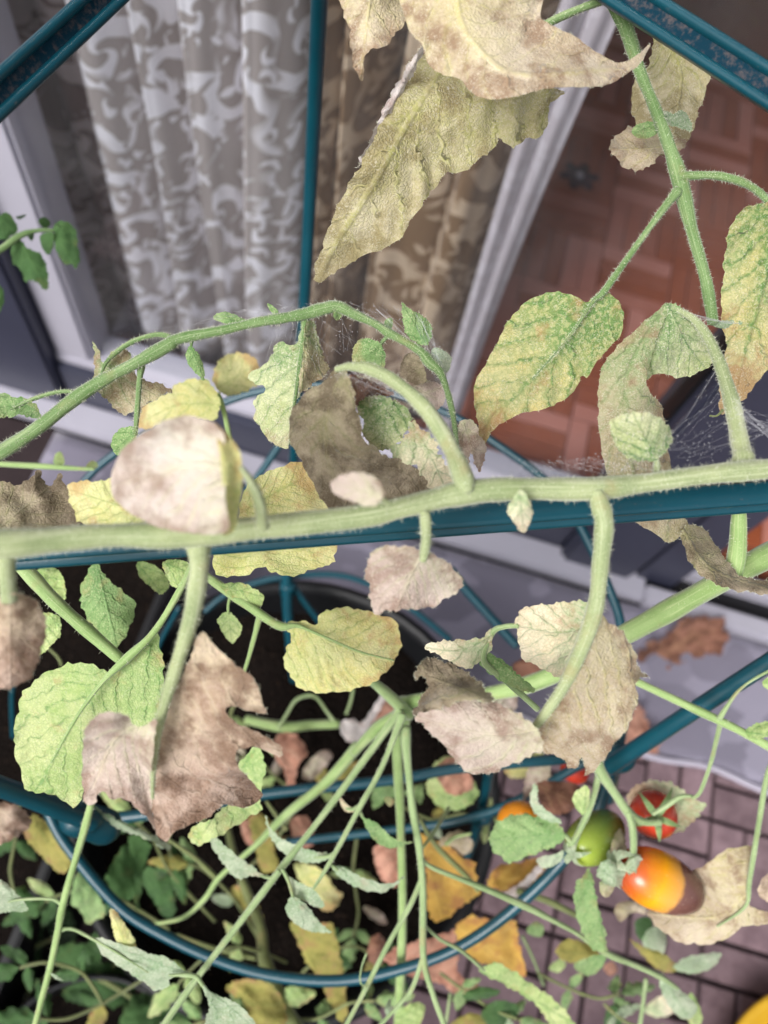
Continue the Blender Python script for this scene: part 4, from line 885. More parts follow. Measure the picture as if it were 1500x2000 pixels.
# leaf m1 and its stalk
stem(D, 'fresh', '395 1120 20, 440 1152 24, 490 1187 24, 545 1222 22, 580 1222 12, 620 1238 7, 700 1272 5, 770 1290 3', 0.39, 0.385, hair=1.0, name='stem')
stem(D, 'fresh', '508 1200 18, 498 1240 13, 484 1290 11, 474 1320 9', 0.395, 0.42, name='stem')
leaf(D, 'yellow', 0.388, '590 1213, 615 1222, 626 1200 1, 660 1187 1, 700 1190 1, 742 1200 2, 774 1216 3, 783 1250 4, 777 1282 4, 750 1316 3, 735 1330 3, 700 1345 3, 650 1353 2, 600 1350 2, 574 1330 2, 555 1297 2, 558 1266 1, 571 1250 0, 557 1222 0', '580 1218, 640 1250, 700 1275, 770 1290', 0.395, cup=3, corr=0.8, label='bright yellow rounded leaf with green veins')
leaf(D, 'lime', 0.40, '445 1194, 460 1205, 473 1226 1, 465 1245 2, 452 1256 3, 435 1236 1, 425 1210', '446 1195, 452 1254', 0.405, cup=2)
stem(D, 'fresh', '452 1158 9, 446 1180 8, 446 1200 5', 0.398, name='petiole')
leaf(D, 'lime', 0.385, '430 1145, 470 1138, 500 1152, 516 1166 2, 505 1186 2, 468 1178', None, 0.388, cup=2)
# slim sage leaves along the long stem
for mt, dd, ol in (
 ('sage', 0.455, '536 1716, 510 1705, 490 1690, 462 1671 1, 441 1652 1, 419 1633 2, 401 1614 4, 413 1652 2, 430 1679 1, 451 1706, 467 1718, 482 1713, 510 1712'),
 ('sage', 0.462, '648 1668, 617 1663, 574 1649, 547 1636, 526 1612 2, 518 1591 4, 521 1614 2, 529 1637 1, 550 1664, 574 1680, 606 1686, 638 1680'),
 ('cream', 0.468, '707 1575, 686 1577, 671 1564, 659 1550 3, 665 1570 2, 675 1585, 697 1586'),
 ('green', 0.465, '705 1592, 714 1599, 736 1607, 760 1631, 784 1644 1, 808 1643 4, 775 1656 2, 748 1653, 724 1632'),
 ('sage', 0.458, '646 1691, 672 1694, 700 1710, 745 1725, 768 1724 2, 792 1711 5, 766 1734 2, 745 1743, 710 1738, 680 1725, 660 1710'),
 ('sage', 0.452, '611 1736, 580 1721, 561 1712 2, 571 1748, 595 1760, 617 1772 2, 634 1770 2, 625 1752'),
 ('sage', 0.450, '569 1752, 595 1764, 614 1788 1, 630 1807 2, 648 1821 4, 630 1822 2, 598 1817 1, 571 1799, 558 1776'),
 ('sage', 0.438, '372 1905, 344 1884, 320 1865 -1, 309 1868, 267 1852, 227 1841, 203 1833 1, 184 1836 2, 203 1866 2, 235 1889 1, 272 1913 1, 304 1935 2, 328 1927 1, 332 1911'),
 ('sage', 0.432, '395 1925, 420 1942, 455 1955, 480 1975, 500 2010 2, 440 2030, 400 2010 2, 408 1965'),
 ):
    leaf(D, mt, dd, ol, None, dd + 0.008, cup=2.5, wr=1.6, ser=1.2)
for sp_ in ('545 1700 12, 530 1714 8, 508 1710 5', '552 1698 10, 565 1725 9, 575 1760 7, 590 1790 4', '385 1908 12, 400 1930 9, 420 1955 6, 445 1985 3', '385 1908 12, 365 1904 11, 330 1905 5'):
    stem(D, 'sage', sp_, 0.455 if '5' == sp_[0] else 0.438, name='petiole')
stem(D, 'sage', '700 1575 12, 690 1580 9, 676 1580 6', 0.466, name='petiole'); stem(D, 'sage', '703 1585 10, 708 1596 7', 0.465, name='petiole')
stem(D, 'sage', '655 1665 12, 642 1672 9, 615 1675 5', 0.46, name='petiole'); stem(D, 'sage', '648 1690 10, 660 1700 6', 0.458, name='petiole')
leaf(D, 'yellow', 0.445, '250 1860, 232 1849, 221 1820, 216 1793, 213 1777, 224 1777, 240 1799, 254 1820, 266 1848', '250 1855, 218 1780', 0.44, cup=2)
stem(D, 'sage', '716 1862 5, 706 1890 4, 704 1918 4, 716 1930 3', 0.48, name='tendril')
# lower foliage in the planter
for mt, dd, ol in (
 ('lime', 0.42, '500 1458, 517 1486, 515 1525 1, 506 1555 1, 511 1580 2, 480 1600 2, 440 1626 3, 380 1652 4, 372 1618 3, 410 1600 1, 450 1565, 480 1545, 460 1505'),
 ('sage', 0.50, '182 1576, 215 1592, 260 1615, 300 1632, 332 1650 2, 327 1661 2, 280 1636, 225 1616'),
 ('oliveyellow', 0.70, '486 1601, 507 1588, 523 1612, 537 1660, 543 1698 4, 510 1701 4, 499 1660'),
 ('salmon', 0.74, '470 1610, 490 1600, 500 1640, 505 1660, 480 1645'),
 ('salmon', 0.74, '566 1607, 585 1593, 606 1601, 612 1650, 580 1650'),
 ('yellow', 0.66, '577 1687, 617 1692, 641 1713, 654 1735, 669 1748 3, 651 1777 3, 627 1775 3, 585 1721'),
 ('oliveyellow', 0.66, '569 1801, 641 1804, 657 1833, 670 1895 3, 675 1930 5, 678 1982 8, 665 1995 8, 633 1937 5, 617 1905 3, 595 1873 2, 582 1839'),
 ('oliveyellow', 0.64, '441 1927, 478 1912, 521 1919, 553 1953, 556 2005, 499 2010, 462 1953'),
 ('lime', 0.66, '558 1929, 590 1929, 618 1940, 585 1966, 560 1960'),
 ('deep', 0.66, '208 1708, 245 1648, 256 1687, 262 1752, 229 1752, 211 1724'),
 ('deep', 0.68, '251 1633, 293 1649, 283 1688, 268 1778, 259 1713'),
 ('deep', 0.66, '285 1692, 307 1700, 328 1708, 339 1740, 342 1784, 320 1791, 301 1761, 280 1727'),
 ('green', 0.62, '149 1708, 165 1712, 192 1748, 206 1784 2, 184 1799, 171 1806 3, 157 1780, 139 1761'),
 ('oliveyellow', 0.60, '59 1593, 90 1607, 139 1681 2, 133 1698 3, 115 1705 3, 80 1671, 48 1633'),
 ('brown', 0.50, '-40 1570, 0 1566, 40 1577, 62 1605 3, 48 1624 2, 0 1650, -40 1640'),
 ('ochre', 0.62, '820 1632, 841 1640, 871 1649, 897 1671, 929 1687 4, 927 1703 4, 936 1745 6, 903 1769 4, 866 1797 2, 839 1791, 833 1740, 830 1687'),
 ('ochre', 0.64, '892 1808, 919 1788, 943 1793, 980 1799, 1007 1801 3, 1012 1833 4, 1022 1873 5, 1026 1906 6, 988 1896 3, 940 1880, 908 1860, 893 1835'),
 ('ochre', 0.62, '953 1729, 967 1697, 991 1687, 1020 1684 2, 1044 1676 3, 1064 1696 3, 1017 1752, 993 1743'),
 ('white', 0.615, '985 1745, 1020 1722, 1052 1688, 1062 1695, 1030 1735, 1005 1758'),
 ('salmon', 0.68, '751 1873, 780 1847, 839 1833, 887 1816, 893 1833, 896 1873, 893 1900, 936 1925 4, 903 1946 4, 860 1922, 820 1911, 780 1900'),
 ('salmon', 0.66, '729 1660, 740 1649, 776 1655, 778 1687, 776 1733, 748 1721, 735 1697'),
 ('salmon', 0.74, '540 1437, 577 1434, 601 1471 3, 583 1493, 575 1534 6, 564 1539 6, 553 1503, 537 1479'),
 ('white', 0.72, '663 1420, 671 1407, 690 1405, 708 1410, 726 1385, 745 1358 4, 752 1367 4, 721 1420, 697 1451, 673 1443'),
 ('salmon', 0.74, '735 1380, 760 1365, 775 1385, 760 1410, 735 1420, 720 1425'),
 ('tanpink', 0.76, '600 1490, 630 1465, 650 1475, 625 1510, 605 1525, 590 1515'),
 ('lime', 0.62, '905 1580, 866 1581, 840 1556 2, 832 1535 3, 850 1490 3, 890 1478 2, 930 1534 2, 933 1556 1'),
 ('salmon', 0.612, '850 1500, 890 1478, 922 1520, 918 1548, 880 1552, 860 1530'),
 ('tanpink', 0.60, '1075 1515, 1060 1474, 1030 1505, 1022 1562 3, 1035 1552'),
 ('green', 0.66, '728 1540, 750 1530, 790 1545, 825 1530, 822 1570 3, 800 1555, 760 1560, 730 1580'),
 ('tanpink', 0.80, '710 1770, 740 1778, 756 1800, 745 1806, 720 1790'),
 ('oliveyellow', 0.76, '452 1735, 480 1730, 500 1760, 515 1800, 490 1795, 465 1770'),
 ('tanpink', 0.80, '440 1830, 500 1838, 560 1850, 600 1840, 610 1860, 540 1872, 470 1860'),
 ('rust', 0.70, '722 1835, 742 1825, 755 1850, 745 1885, 720 1875'),
 ('yellow', 0.50, '750 1560, 762 1556, 770 1567, 760 1575'),
 ):
    leaf(D, mt, dd, ol, None, dd + 0.012, cup=4, wr=2.6, ser=1.6)
stem(D, 'fresh', '876 1578 10, 860 1605 9, 846 1628 8, 826 1655 8', 0.60, 0.54, name='petiole')
def compound(parent, mt, pts, d0, d1, n_pair, ll, w_=7, sm='olive'):
    """tomato leaf: curved rachis with paired leaflets and an end leaflet"""
    q = catmull(pts, 10); m = len(q)
    stem(parent, sm, ', '.join('%.1f %.1f %.1f' % (a[0], a[1], w_ * (1.15 - 0.6 * i / m)) for i, a in enumerate(q[::5])) + ', %.1f %.1f 2.5' % tuple(q[-1]), d0, d1, name='petiole', sides=8)
    tg = np.gradient(q, axis=0)
    def one(i, ang, L, W):
        t = tg[i] / np.linalg.norm(tg[i]); a = math.atan2(t[1], t[0]) + ang
        e, nn = np.array([math.cos(a), math.sin(a)]), np.array([-math.sin(a), math.cos(a)])
        bend = random.uniform(-.18, .18); ol = []
        prof = [(0, 0), (.12, .55), (.30, .95), (.42, .80), (.52, .98), (.68, .62), (.80, .55), (1.0, 0), (.82, -.5), (.70, -.66), (.50, -.9), (.42, -.78), (.28, -1.0), (.10, -.5)]
        for x, y in prof:
            c = q[i] + e * (4 + L * x) + nn * (W * y * random.uniform(.8, 1.12) + bend * L * x * x)
            ol.append('%.1f %.1f %.1f' % (c[0], c[1], random.uniform(-1.5, 1.5) + 4 * x * x))
        dd = d0 + (d1 - d0) * i / m
        tp = q[i] + e * (4 + L)
        leaf(parent, mt if random.random() < .8 else random.choice(['oliveyellow', 'sage', 'lime']), dd, ', '.join(ol), '%.1f %.1f, %.1f %.1f' % (q[i][0], q[i][1], tp[0] + nn[0] * bend * L, tp[1] + nn[1] * bend * L), dd + random.uniform(-.01, .02), cup=5, wr=2.2, ser=1.4)
    for k in range(n_pair):
        i = int(m * (0.35 + 0.5 * k / max(n_pair - 1, 1))); i = min(i, m - 2)
        for sg_ in (-1, 1):
            one(i, sg_ * random.uniform(0.8, 1.3), ll * random.uniform(.65, 1.0), ll * random.uniform(.17, .25))
    one(m - 1, 0.0, ll * 1.25, ll * .28)
for mt, pts, d0, d1, np_, ll in (
 ('deep', [(330, 1815), (240, 1760), (150, 1740), (90, 1760)], .74, .70, 2, 75), ('deep', [(420, 1800), (330, 1700), (300, 1640), (260, 1600)], .76, .72, 2, 70),
 ('lime', [(560, 1880), (470, 1850), (400, 1870), (350, 1920)], .72, .68, 2, 70), ('green', [(520, 1860), (460, 1760), (400, 1700), (370, 1690)], .78, .74, 2, 62),
 ('deep', [(590, 1900), (640, 1860), (700, 1850), (740, 1880)], .74, .72, 2, 60), ('deep', [(300, 1900), (200, 1960), (130, 1990), (80, 1990)], .70, .66, 2, 80),
 ('green', [(560, 1990), (620, 1990), (680, 1960), (730, 1955)], .68, .66, 2, 62), ('green', [(560, 2020), (480, 2000), (430, 1990), (380, 2000)], .64, .62, 2, 70),
 ('oliveyellow', [(480, 1700), (540, 1640), (590, 1560), (640, 1530)], .80, .78, 2, 56), ('green', [(700, 1620), (690, 1700), (700, 1780), (690, 1830)], .80, .78, 2, 56),
 ('lime', [(760, 1560), (840, 1600), (900, 1590), (960, 1600)], .74, .72, 2, 54), ('deep', [(420, 1480), (360, 1560), (330, 1640), (340, 1690)], .78, .74, 2, 60),
 ('tanpink', [(600, 1560), (540, 1520), (500, 1480), (470, 1480)], .82, .80, 2, 50), ('green', [(860, 1900), (900, 1930), (960, 1970), (1010, 1990)], .66, .64, 2, 58),
 ('green', [(1050, 1900), (1110, 1930), (1170, 1950), (1210, 1940)], .70, .68, 2, 54), ('deep', [(40, 1560), (30, 1640), (20, 1700), (30, 1750)], .74, .72, 2, 66),
 ('sage', [(1180, 1960), (1200, 1980), (1230, 2000), (1270, 2010)], .66, .64, 1, 52), ('lime', [(470, 1350), (450, 1400), (470, 1440), (520, 1460)], .80, .80, 1, 46),
 ('lime', [(20, 1220), (60, 1240), (110, 1280), (120, 1300)], .60, .60, 1, 52), ('deep', [(200, 1960), (160, 1900), (90, 1880), (40, 1890)], .68, .66, 2, 70)):
    compound(D, mt, pts, d0, d1, np_, ll)
# right-hand twigs
stem(D, 'fresh', '1215 1318 20, 1245 1332 21, 1330 1372 21, 1402 1406 22, 1460 1435 22, 1560 1490 22', 0.44, 0.42, hair=1.0, name='stem')
stem(D, 'sage', '1404 1405 14, 1440 1352 8, 1480 1322 7, 1530 1298 8', 0.425, 0.42, name='stem')
stem(D, 'sage', '1408 1408 16, 1398 1450 11, 1388 1490 11, 1368 1545 10, 1352 1560 7', 0.43, 0.47, name='stem')
leaf(D, 'lime', 0.42, '1455 1430, 1480 1412, 1530 1410, 1540 1440, 1500 1438, 1475 1446', None, 0.42, cup=2)
leaf(D, 'lime', 0.42, '1488 1335, 1510 1318, 1530 1330, 1510 1350', None, 0.42, cup=2)
stem(D, 'sage', '1530 1450 12, 1500 1510 13, 1482 1610 14, 1464 1720 12, 1456 1770 8, 1400 1810 4', 0.44, 0.48, hair=0.8, name='stem')
leaf(D, 'tan', 0.475, '1467 1655 -2, 1440 1655 -2, 1400 1670 -2, 1370 1695 0, 1350 1698 0, 1366 1730 2, 1366 1752 4, 1340 1775 4, 1300 1782 3, 1262 1778 3, 1290 1816 1, 1320 1836 0, 1360 1846 -1, 1415 1836 -1, 1450 1811 -1, 1510 1802 1, 1530 1785 2, 1475 1775 0, 1462 1760 0, 1471 1700 -1', '1462 1745, 1400 1790, 1275 1785', 0.488, cup=5, wr=2.4, label='dry tan leaf curling round the rotting orange tomato')
leaf(D, 'brown', 0.47, '1480 1740, 1500 1706, 1540 1715, 1540 1765, 1500 1762', None, 0.47, cup=3)
# truss and fruit
stem(D, 'sage', '1160 1480 34, 1175 1510 30, 1205 1555 22, 1232 1592 24, 1262 1606 18, 1290 1606 16', 0.47, 0.485, hair=2, name='truss_stem')
stem(D, 'sage', '1226 1585 20, 1236 1620 18, 1236 1672 17, 1222 1695 16', 0.478, 0.475, hair=2, name='truss_stem')
stem(D, 'sage', '1172 1500 18, 1155 1570 15, 1122 1640 14, 1108 1648 14', 0.475, 0.48, hair=2, name='truss_stem')
stem(D, 'sage', '1355 1556 8, 1330 1556 12, 1300 1575 14, 1275 1590 12', 0.475, name='truss_stem')
def fruit_mat(name, stops, rough=0.24):
    n = N(name)
    uv = n.new('Attribute', attribute_name='along').outputs['Vector']
    sep = n.new('SeparateXYZ'); n.link(uv, sep.inputs[0])
    co = n.objco()
    f = n.math('ADD', sep.outputs[0], n.math('MULTIPLY', n.math('SUBTRACT', n.noise(co, 70, 3.0), 0.5), 0.16))
    r = n.new('ValToRGB'); el = r.color_ramp.elements
    el[0].position, el[0].color = stops[0][0], lin(stops[0][1]); el[1].position, el[1].color = stops[-1][0], lin(stops[-1][1])
    for p_, c_ in stops[1:-1]:
        e = el.new(p_); e.color = lin(c_)
    n.link(f, r.inputs[0])
    blm = n.math('MULTIPLY', n.ramp(n.noise(co, 420, 5.0, 0.7), 0.58, 0.74), 0.35)
    b = n.bsdf(n.mix(blm, r.outputs[0], lin((176, 150, 112))), n.math('ADD', rough, n.math('MULTIPLY', blm, 0.5)), 0.5); b.inputs['Subsurface Weight'].default_value = 0.12
    b.inputs['Subsurface Radius'].default_value = (0.006, 0.003, 0.001); b.inputs['Subsurface Scale'].default_value = 0.5
    return n.done(b.outputs[0])
def tomato(a, b, rpx, dep, mat, pear=0.0, label=None, sink=0.0):
    """plum tomato from stalk end a to blossom end b (pixel, pixel, depth)"""
    A_, B_ = P(*a), P(*b); ax = B_ - A_; L = np.linalg.norm(ax); ax /= L
    R = rpx * dep / F
    s1 = np.cross(ax, [0.2, 0.1, 1.0]); s1 /= np.linalg.norm(s1); s2 = np.cross(ax, s1)
    V, Fc, T = [], [], []; ns, nr = 28, 26
    for i in range(nr + 1):
        t = i / nr; th = math.pi * t
        r = R * math.sin(th) ** 0.82 * (1 + pear * math.cos(th))
        xl = L * (0.5 - 0.5 * math.cos(th)) + (sink * L * max(0, 1 - r / (R * 0.5)) if t < 0.5 else 0)
        for k in range(ns):
            p_ = 2 * math.pi * k / ns
            q = 1 + 0.018 * math.cos(3 * p_ + 1)
            V.append(A_ + ax * xl + s1 * r * q * math.cos(p_) + s2 * r * q * math.sin(p_)); T.append((xl / L, 0, 0))
    for i in range(nr):
        for k in range(ns): Fc.append((i * ns + k, i * ns + (k + 1) % ns, (i + 1) * ns + (k + 1) % ns, (i + 1) * ns + k))
    o = mesh('tomato', V, Fc, mat, D)
    at = o.data.attributes.new('along', 'FLOAT_VECTOR', 'POINT'); at.data.foreach_set('vector', np.array(T).ravel())
    if label: o['label'] = label
    return o, A_, ax, s1, s2, R
def calyx(fruit, n=5, ln=1.1, mat='sage', droop=0.6, up=0.35, wid=0.20, ph=0.0):
    o, A_, ax, s1, s2, R = fruit
    V, Fc = [], []
    r_ = np.random.default_rng(int(abs(A_[0]) * 1e5))
    for k in range(n):
        a = 2 * math.pi * k / n + ph + r_.uniform(-.2, .2); dr = s1 * math.cos(a) + s2 * math.sin(a); tn = np.cross(ax, dr)
        L = R * ln * r_.uniform(.8, 1.2); b0 = len(V); m = 12; tw = r_.uniform(-.6, .6)
        for i in range(m + 1):
            t = i / m
            c = A_ + dr * L * t - ax * (L * (up * math.sin(t * 2.6) - droop * t * t)) - ax * 0.0012
            wd = R * wid * math.sin(math.pi * (0.12 + 0.88 * t)) ** 0.8 * (1 - 0.5 * t) + 0.0002
            sv = tn * math.cos(tw * t) + ax * math.sin(tw * t)
            V += [c - sv * wd, c - ax * wd * 0.35, c + sv * wd]
        for i in range(m):
            for j in range(2):
                q = b0 + i * 3 + j; Fc.append((q, q + 1, q + 4, q + 3))
    e = mesh('calyx', V, Fc, LM[mat], o)
    at = e.data.attributes.new('leafuv', 'FLOAT_VECTOR', 'POINT'); at.data.foreach_set('vector', np.tile([0.4, 0.1, 1.0], (len(V), 1)).ravel())
MO = fruit_mat('fruit_orange', [(0.0, (160, 62, 40)), (0.16, (196, 96, 32)), (0.34, (230, 156, 24)), (0.53, (206, 150, 74)), (0.58, (112, 76, 68)), (1.0, (84, 52, 48))])
MR = fruit_mat('fruit_red', [(0.0, (190, 66, 44)), (0.5, (194, 54, 38)), (1.0, (166, 44, 34))])
MG = fruit_mat('fruit_green', [(0.0, (146, 164, 62)), (0.5, (104, 130, 62)), (1.0, (80, 104, 54))])
MY = fruit_mat('fruit_amber', [(0.0, (216, 136, 30)), (1.0, (206, 120, 24))])
calyx(tomato((1212, 1688, 0.482), (1368, 1756, 0.490), 55, 0.488, MO, 0.10, 'orange plum tomato with a brown rotten end'), 6, 0.75, 'sage', 0.55, 0.5, 0.22)
calyx(tomato((1282, 1596, 0.494), (1270, 1584, 0.545), 46, 0.515, MR, 0.05, 'red tomato under a green star calyx'), 5, 1.15, 'green', 0.35, 0.5, 0.15, 0.4)
calyx(tomato((1122, 1664, 0.492), (1204, 1606, 0.530), 46, 0.508, MG, 0.05, 'green tomato with a bright highlight'), 5, 0.7, 'sage', 0.5, 0.4, 0.16)
tomato((1000, 1590, 0.58), (1030, 1630, 0.60), 44, 0.59, MY, 0.0, 'amber tomato half hidden behind a green leaf')
tomato((1105, 1500, 0.62), (1140, 1512, 0.64), 24, 0.63, MR, 0.0, 'red tomato hidden below the pale folded leaf')
leaf(D, 'cream', 0.520, '1352 1558, 1318 1532, 1280 1524, 1250 1531, 1226 1552, 1232 1600 4, 1270 1635 4, 1325 1626, 1352 1606, 1371 1586, 1377 1570', '1352 1560, 1240 1580', 0.53, cup=4)
leaf(D, 'green', 0.478, '1102 1622, 1090 1610, 1050 1595, 1010 1590 1, 972 1605 2, 957 1630 3, 957 1646 3, 965 1666 4, 975 1671 3, 995 1686 4, 1020 1676 3, 1050 1666 1, 1096 1646', '1102 1625, 960 1640', 0.488, cup=3, corr=0.6)
leaf(D, 'sage', 0.475, '1098 1606, 1070 1584, 1051 1565, 1051 1545 2, 1045 1529 4, 1037 1546 3, 1035 1566 2, 1046 1590, 1076 1606', None, 0.47, cup=2)
leaf(D, 'lime', 0.466, '1140 1592, 1152 1556, 1145 1534, 1121 1550, 1120 1570', None, 0.462, cup=2)
leaf(D, 'rust', 0.54, '1048 1532, 1090 1526, 1132 1535, 1130 1570, 1100 1590, 1065 1585', None, 0.55, cup=4)
stem(D, 'sage', '1100 1628 12, 1112 1640 14, 1120 1650 12', 0.48, name='stem')
leaf(D, 'sage', 0.472, '1165 1702, 1182 1680 -3, 1215 1690 2, 1242 1706 -2, 1228 1724 3, 1196 1732 -3, 1172 1718 2', None, 0.474, cup=4, wr=3.5, ser=2.0)
leaf(D, 'olgreen', 0.474, '1172 1722, 1186 1728 -2, 1204 1722 2, 1192 1748 3, 1180 1752 -2, 1172 1740', None, 0.478, cup=4, wr=3, ser=1.6)
leaf(D, 'olive', 0.484, '1196 1642, 1212 1618 -2, 1224 1660 2, 1210 1692 -2, 1192 1676 2', None, 0.482, cup=5, wr=3, ser=1.6)
leaf(D, 'sage', 0.470, '1222 1690, 1246 1672 -2, 1262 1690 3, 1250 1708 -2, 1232 1712', None, 0.474, cup=4, wr=3, ser=1.6)
leaf(D, 'sage', 0.483, '1100 1660, 1085 1668 -2, 1060 1672 -3, 1048 1680, 1058 1695 2, 1080 1692, 1098 1678', None, 0.49, cup=3, wr=2.5)
for mt, dd, ol in (
 ('green', 0.50, '1152 1698, 1137 1711, 1123 1732, 1121 1762, 1128 1796, 1140 1826, 1161 1856 3, 1183 1858 3, 1183 1826 1, 1173 1789, 1165 1756, 1159 1720'),
 ('sage', 0.56, '1288 1900, 1325 1930, 1361 1965 3, 1346 1991 3, 1320 1981 1, 1294 1941'),
 ('green', 0.57, '1182 1864, 1175 1890, 1150 1906 3, 1120 1888 3, 1140 1872'),
 ('oliveyellow', 0.60, '1170 1866, 1150 1845, 1110 1834, 1085 1856, 1100 1876, 1135 1881'),
 ('sage', 0.62, '1315 1890, 1340 1870, 1370 1864, 1408 1862 2, 1390 1891, 1350 1902'),
 ('sage', 0.66, '1255 1836, 1275 1810, 1300 1825, 1296 1861, 1270 1876'),
 ('oliveyellow', 0.62, '1230 1835, 1265 1852, 1290 1860, 1322 1886, 1310 1901, 1280 1890, 1250 1860'),
 ('lime', 0.54, '938 1896, 965 1880, 1000 1895, 1035 1920, 1080 1950, 1122 2000 4, 1080 2005 4, 1050 1966, 1000 1931, 960 1911'),
 ('deep', 0.64, '940 1978, 970 1954, 1012 1965, 1002 1992, 975 2010, 950 2000'),
 ('deep', 0.62, '903 1944, 935 1927, 978 1936, 950 1951, 915 1953'),
 ('cream', 0.70, '1258 1972, 1290 1945, 1316 1955, 1311 1981, 1280 1987'),
 ('deep', 0.68, '1180 1990, 1196 1962, 1215 1985, 1210 2015, 1185 2015'),
 ('tan', 0.62, '1200 1775, 1220 1760, 1255 1768, 1262 1785, 1235 1782, 1212 1800'),
 ('deep', 0.66, '1240 1800, 1262 1790, 1275 1805, 1260 1835, 1245 1830'),
 ('lime', 0.66, '1072 1890, 1095 1872, 1105 1885, 1090 1900'),
 ('green', 0.66, '1028 1820, 1045 1800, 1062 1810, 1055 1830'),
 ('salmon', 0.72, '1178 1890, 1195 1878, 1206 1895, 1192 1906'),
 ('sage', 0.52, '752 1970, 762 1950, 764 1975, 758 1990'),
 ('lime', 0.58, '770 1990, 800 1960, 830 1965, 815 2010, 780 2015'),
 ('oliveyellow', 0.66, '880 2000, 920 1978, 950 1995, 940 2015, 890 2015'),
 ('lime', 0.62, '1340 1960, 1352 1940, 1372 1990, 1350 2010'),
 ):
    leaf(D, mt, dd, ol, None, dd + 0.006, cup=3, wr=1.8, ser=1.4)
stem(D, 'sage', '1262 1912 10, 1256 1960 10, 1248 2015 11', 0.62, name='stem')
stem(D, 'sage', '1020 1828 8, 1040 1870 7, 1062 1925 7', 0.70, name='stem')
stem(D, 'sage', '880 1940 7, 872 1990 8, 866 2020 8', 0.68, name='stem')
stem(D, 'olive', '1010 1740 16, 1070 1760 18, 1130 1790 14', 0.62, name='stem')
stem(D, 'olive', '820 1600 9, 850 1650 13, 900 1700 15, 935 1740 12', 0.60, name='stem')
stem(D, 'fresh', '870 1650 8, 890 1635 8, 920 1628 7', 0.62, name='stem')

# ---- E: shoot in the lower left
E_ = thing('tomato_plant', 'lower left tomato shoot with broad lime green leaves behind the brown dead leaf', 'tomato plant')
stem(E_, 'fresh', '20 1085 34, 60 1125 36, 110 1178 36, 180 1240 32, 240 1292 26', 0.345, 0.36, hair=1.2, name='main_stem', sides=14)
stem(E_, 'fresh', '385 1085 18, 350 1155 17, 300 1235 18, 245 1288 22, 200 1332 12, 150 1400 8, 100 1490 4', 0.35, 0.362, hair=1.2, name='stem')
leaf(E_, 'lime', 0.358, '300 1235 0, 315 1265 1, 321 1330 3, 319 1375 5, 296 1416 7, 250 1450 6, 205 1490 5, 175 1530 5, 156 1568 5, 135 1573 5, 100 1550 4, 57 1547 5, 37 1500 5, 27 1450 4, 32 1400 3, 45 1355 2, 80 1320 0, 125 1300 0, 170 1295 -1, 207 1312 0, 240 1296 0, 270 1266 0', '270 1268, 200 1335, 150 1400, 80 1530', 0.375, cup=3, wr=2, corr=0.9, ser=2.0, label='broad lime green leaf with pale veins')
leaf(E_, 'green', 0.385, '188 1099, 210 1130, 240 1155 1, 265 1180 2, 256 1220 2, 240 1250 1, 225 1266 1, 200 1246, 175 1216, 160 1186, 157 1150, 170 1120', '188 1100, 228 1262', 0.392, cup=4)
leaf(E_, 'lime', 0.40, '68 1118, 100 1106, 122 1125, 129 1160 2, 120 1175 2, 95 1155', None, 0.405, cup=3)
leaf(E_, 'lime', 0.385, '82 1198, 116 1205, 118 1240, 110 1250, 95 1266, 80 1278, 58 1272, 75 1232', None, 0.39, cup=3)
leaf(E_, 'lime', 0.41, '268 1098, 292 1100, 316 1115, 331 1140 2, 315 1161 2, 294 1146, 272 1125', None, 0.415, cup=3)
leaf(E_, 'lime', 0.37, '318 1098, 362 1096, 372 1120, 350 1146, 334 1142', None, 0.375, cup=3)
stem(E_, 'fresh', '178 1570 19, 165 1620 19, 149 1673 18, 123 1767 18, 114 1815 18, 99 1887 16, 82 1950 16, 64 2020 17', 0.44, 0.45, hair=1.5, name='stem', sides=12)
stem(E_, 'sage', '118 1764 12, 105 1757 8, 80 1755 8, 40 1757 7, 15 1762 4', 0.445, name='petiole')
leaf(E_, 'sage', 0.445, '42 1755, 16 1729, -5 1718, -35 1745, -5 1781 2, 24 1780 1, 50 1781 3, 54 1772 3', '42 1757, -25 1750', 0.445, cup=3)
stem(E_, 'sage', '116 1818 14, 130 1814 9, 149 1817 8, 187 1837 8, 230 1862 5, 290 1900 3', 0.447, 0.44, name='petiole')
leaf(E_, 'sage', 0.445, '97 1900, 110 1905, 124 1916 2, 108 1912', None, 0.447, cup=0.5, wr=0.3)

TH[0] = 1.0
# ---- G: small sprig on the far left and a thin pale runner
G = thing('tomato_plant', 'small fresh green tomato sprig against the white window jamb', 'tomato plant')
stem(G, 'green', '-60 520 15, 0 488 14, 40 460 12, 75 450 8, 105 450 6', 0.52, 0.54, name='stem')
for ol in ('0 420, 15 415, 31 436, 34 452, 20 462, 9 468, -20 462, -20 425', '74 432, 87 424, 99 436, 88 446', '105 452, 108 436, 130 433, 149 451, 152 482, 156 504, 150 524, 140 517, 124 514, 118 504, 108 485',
           '105 456, 93 454, 78 461, 82 483, 93 497, 103 485', '37 467, 22 474, 25 513, 40 526, 50 550, 65 547, 93 567 3, 91 520, 78 495, 56 485', '63 452, 54 461, 62 471, 67 458', '-5 560, 6 566, 7 592, -5 612', '30 424, 52 419, 40 428'):
    leaf(G, 'deep', 0.535, ol, None, 0.545, cup=3, wr=0.8, ser=1.6)
R_ = thing('tomato_plant', 'thin pale runner stem with tiny leaves crossing below the white sill', 'tomato plant')
stem(R_, 'fresh', '-40 900 11, 0 906 11, 90 911 11, 150 915 9, 185 916 5', 0.50, name='stem')
for ol in ('105 905, 108 888, 118 882, 126 898, 122 908', '168 912, 178 900, 190 904, 188 914'):
    leaf(R_, 'lime', 0.50, ol, None, 0.505, cup=2)
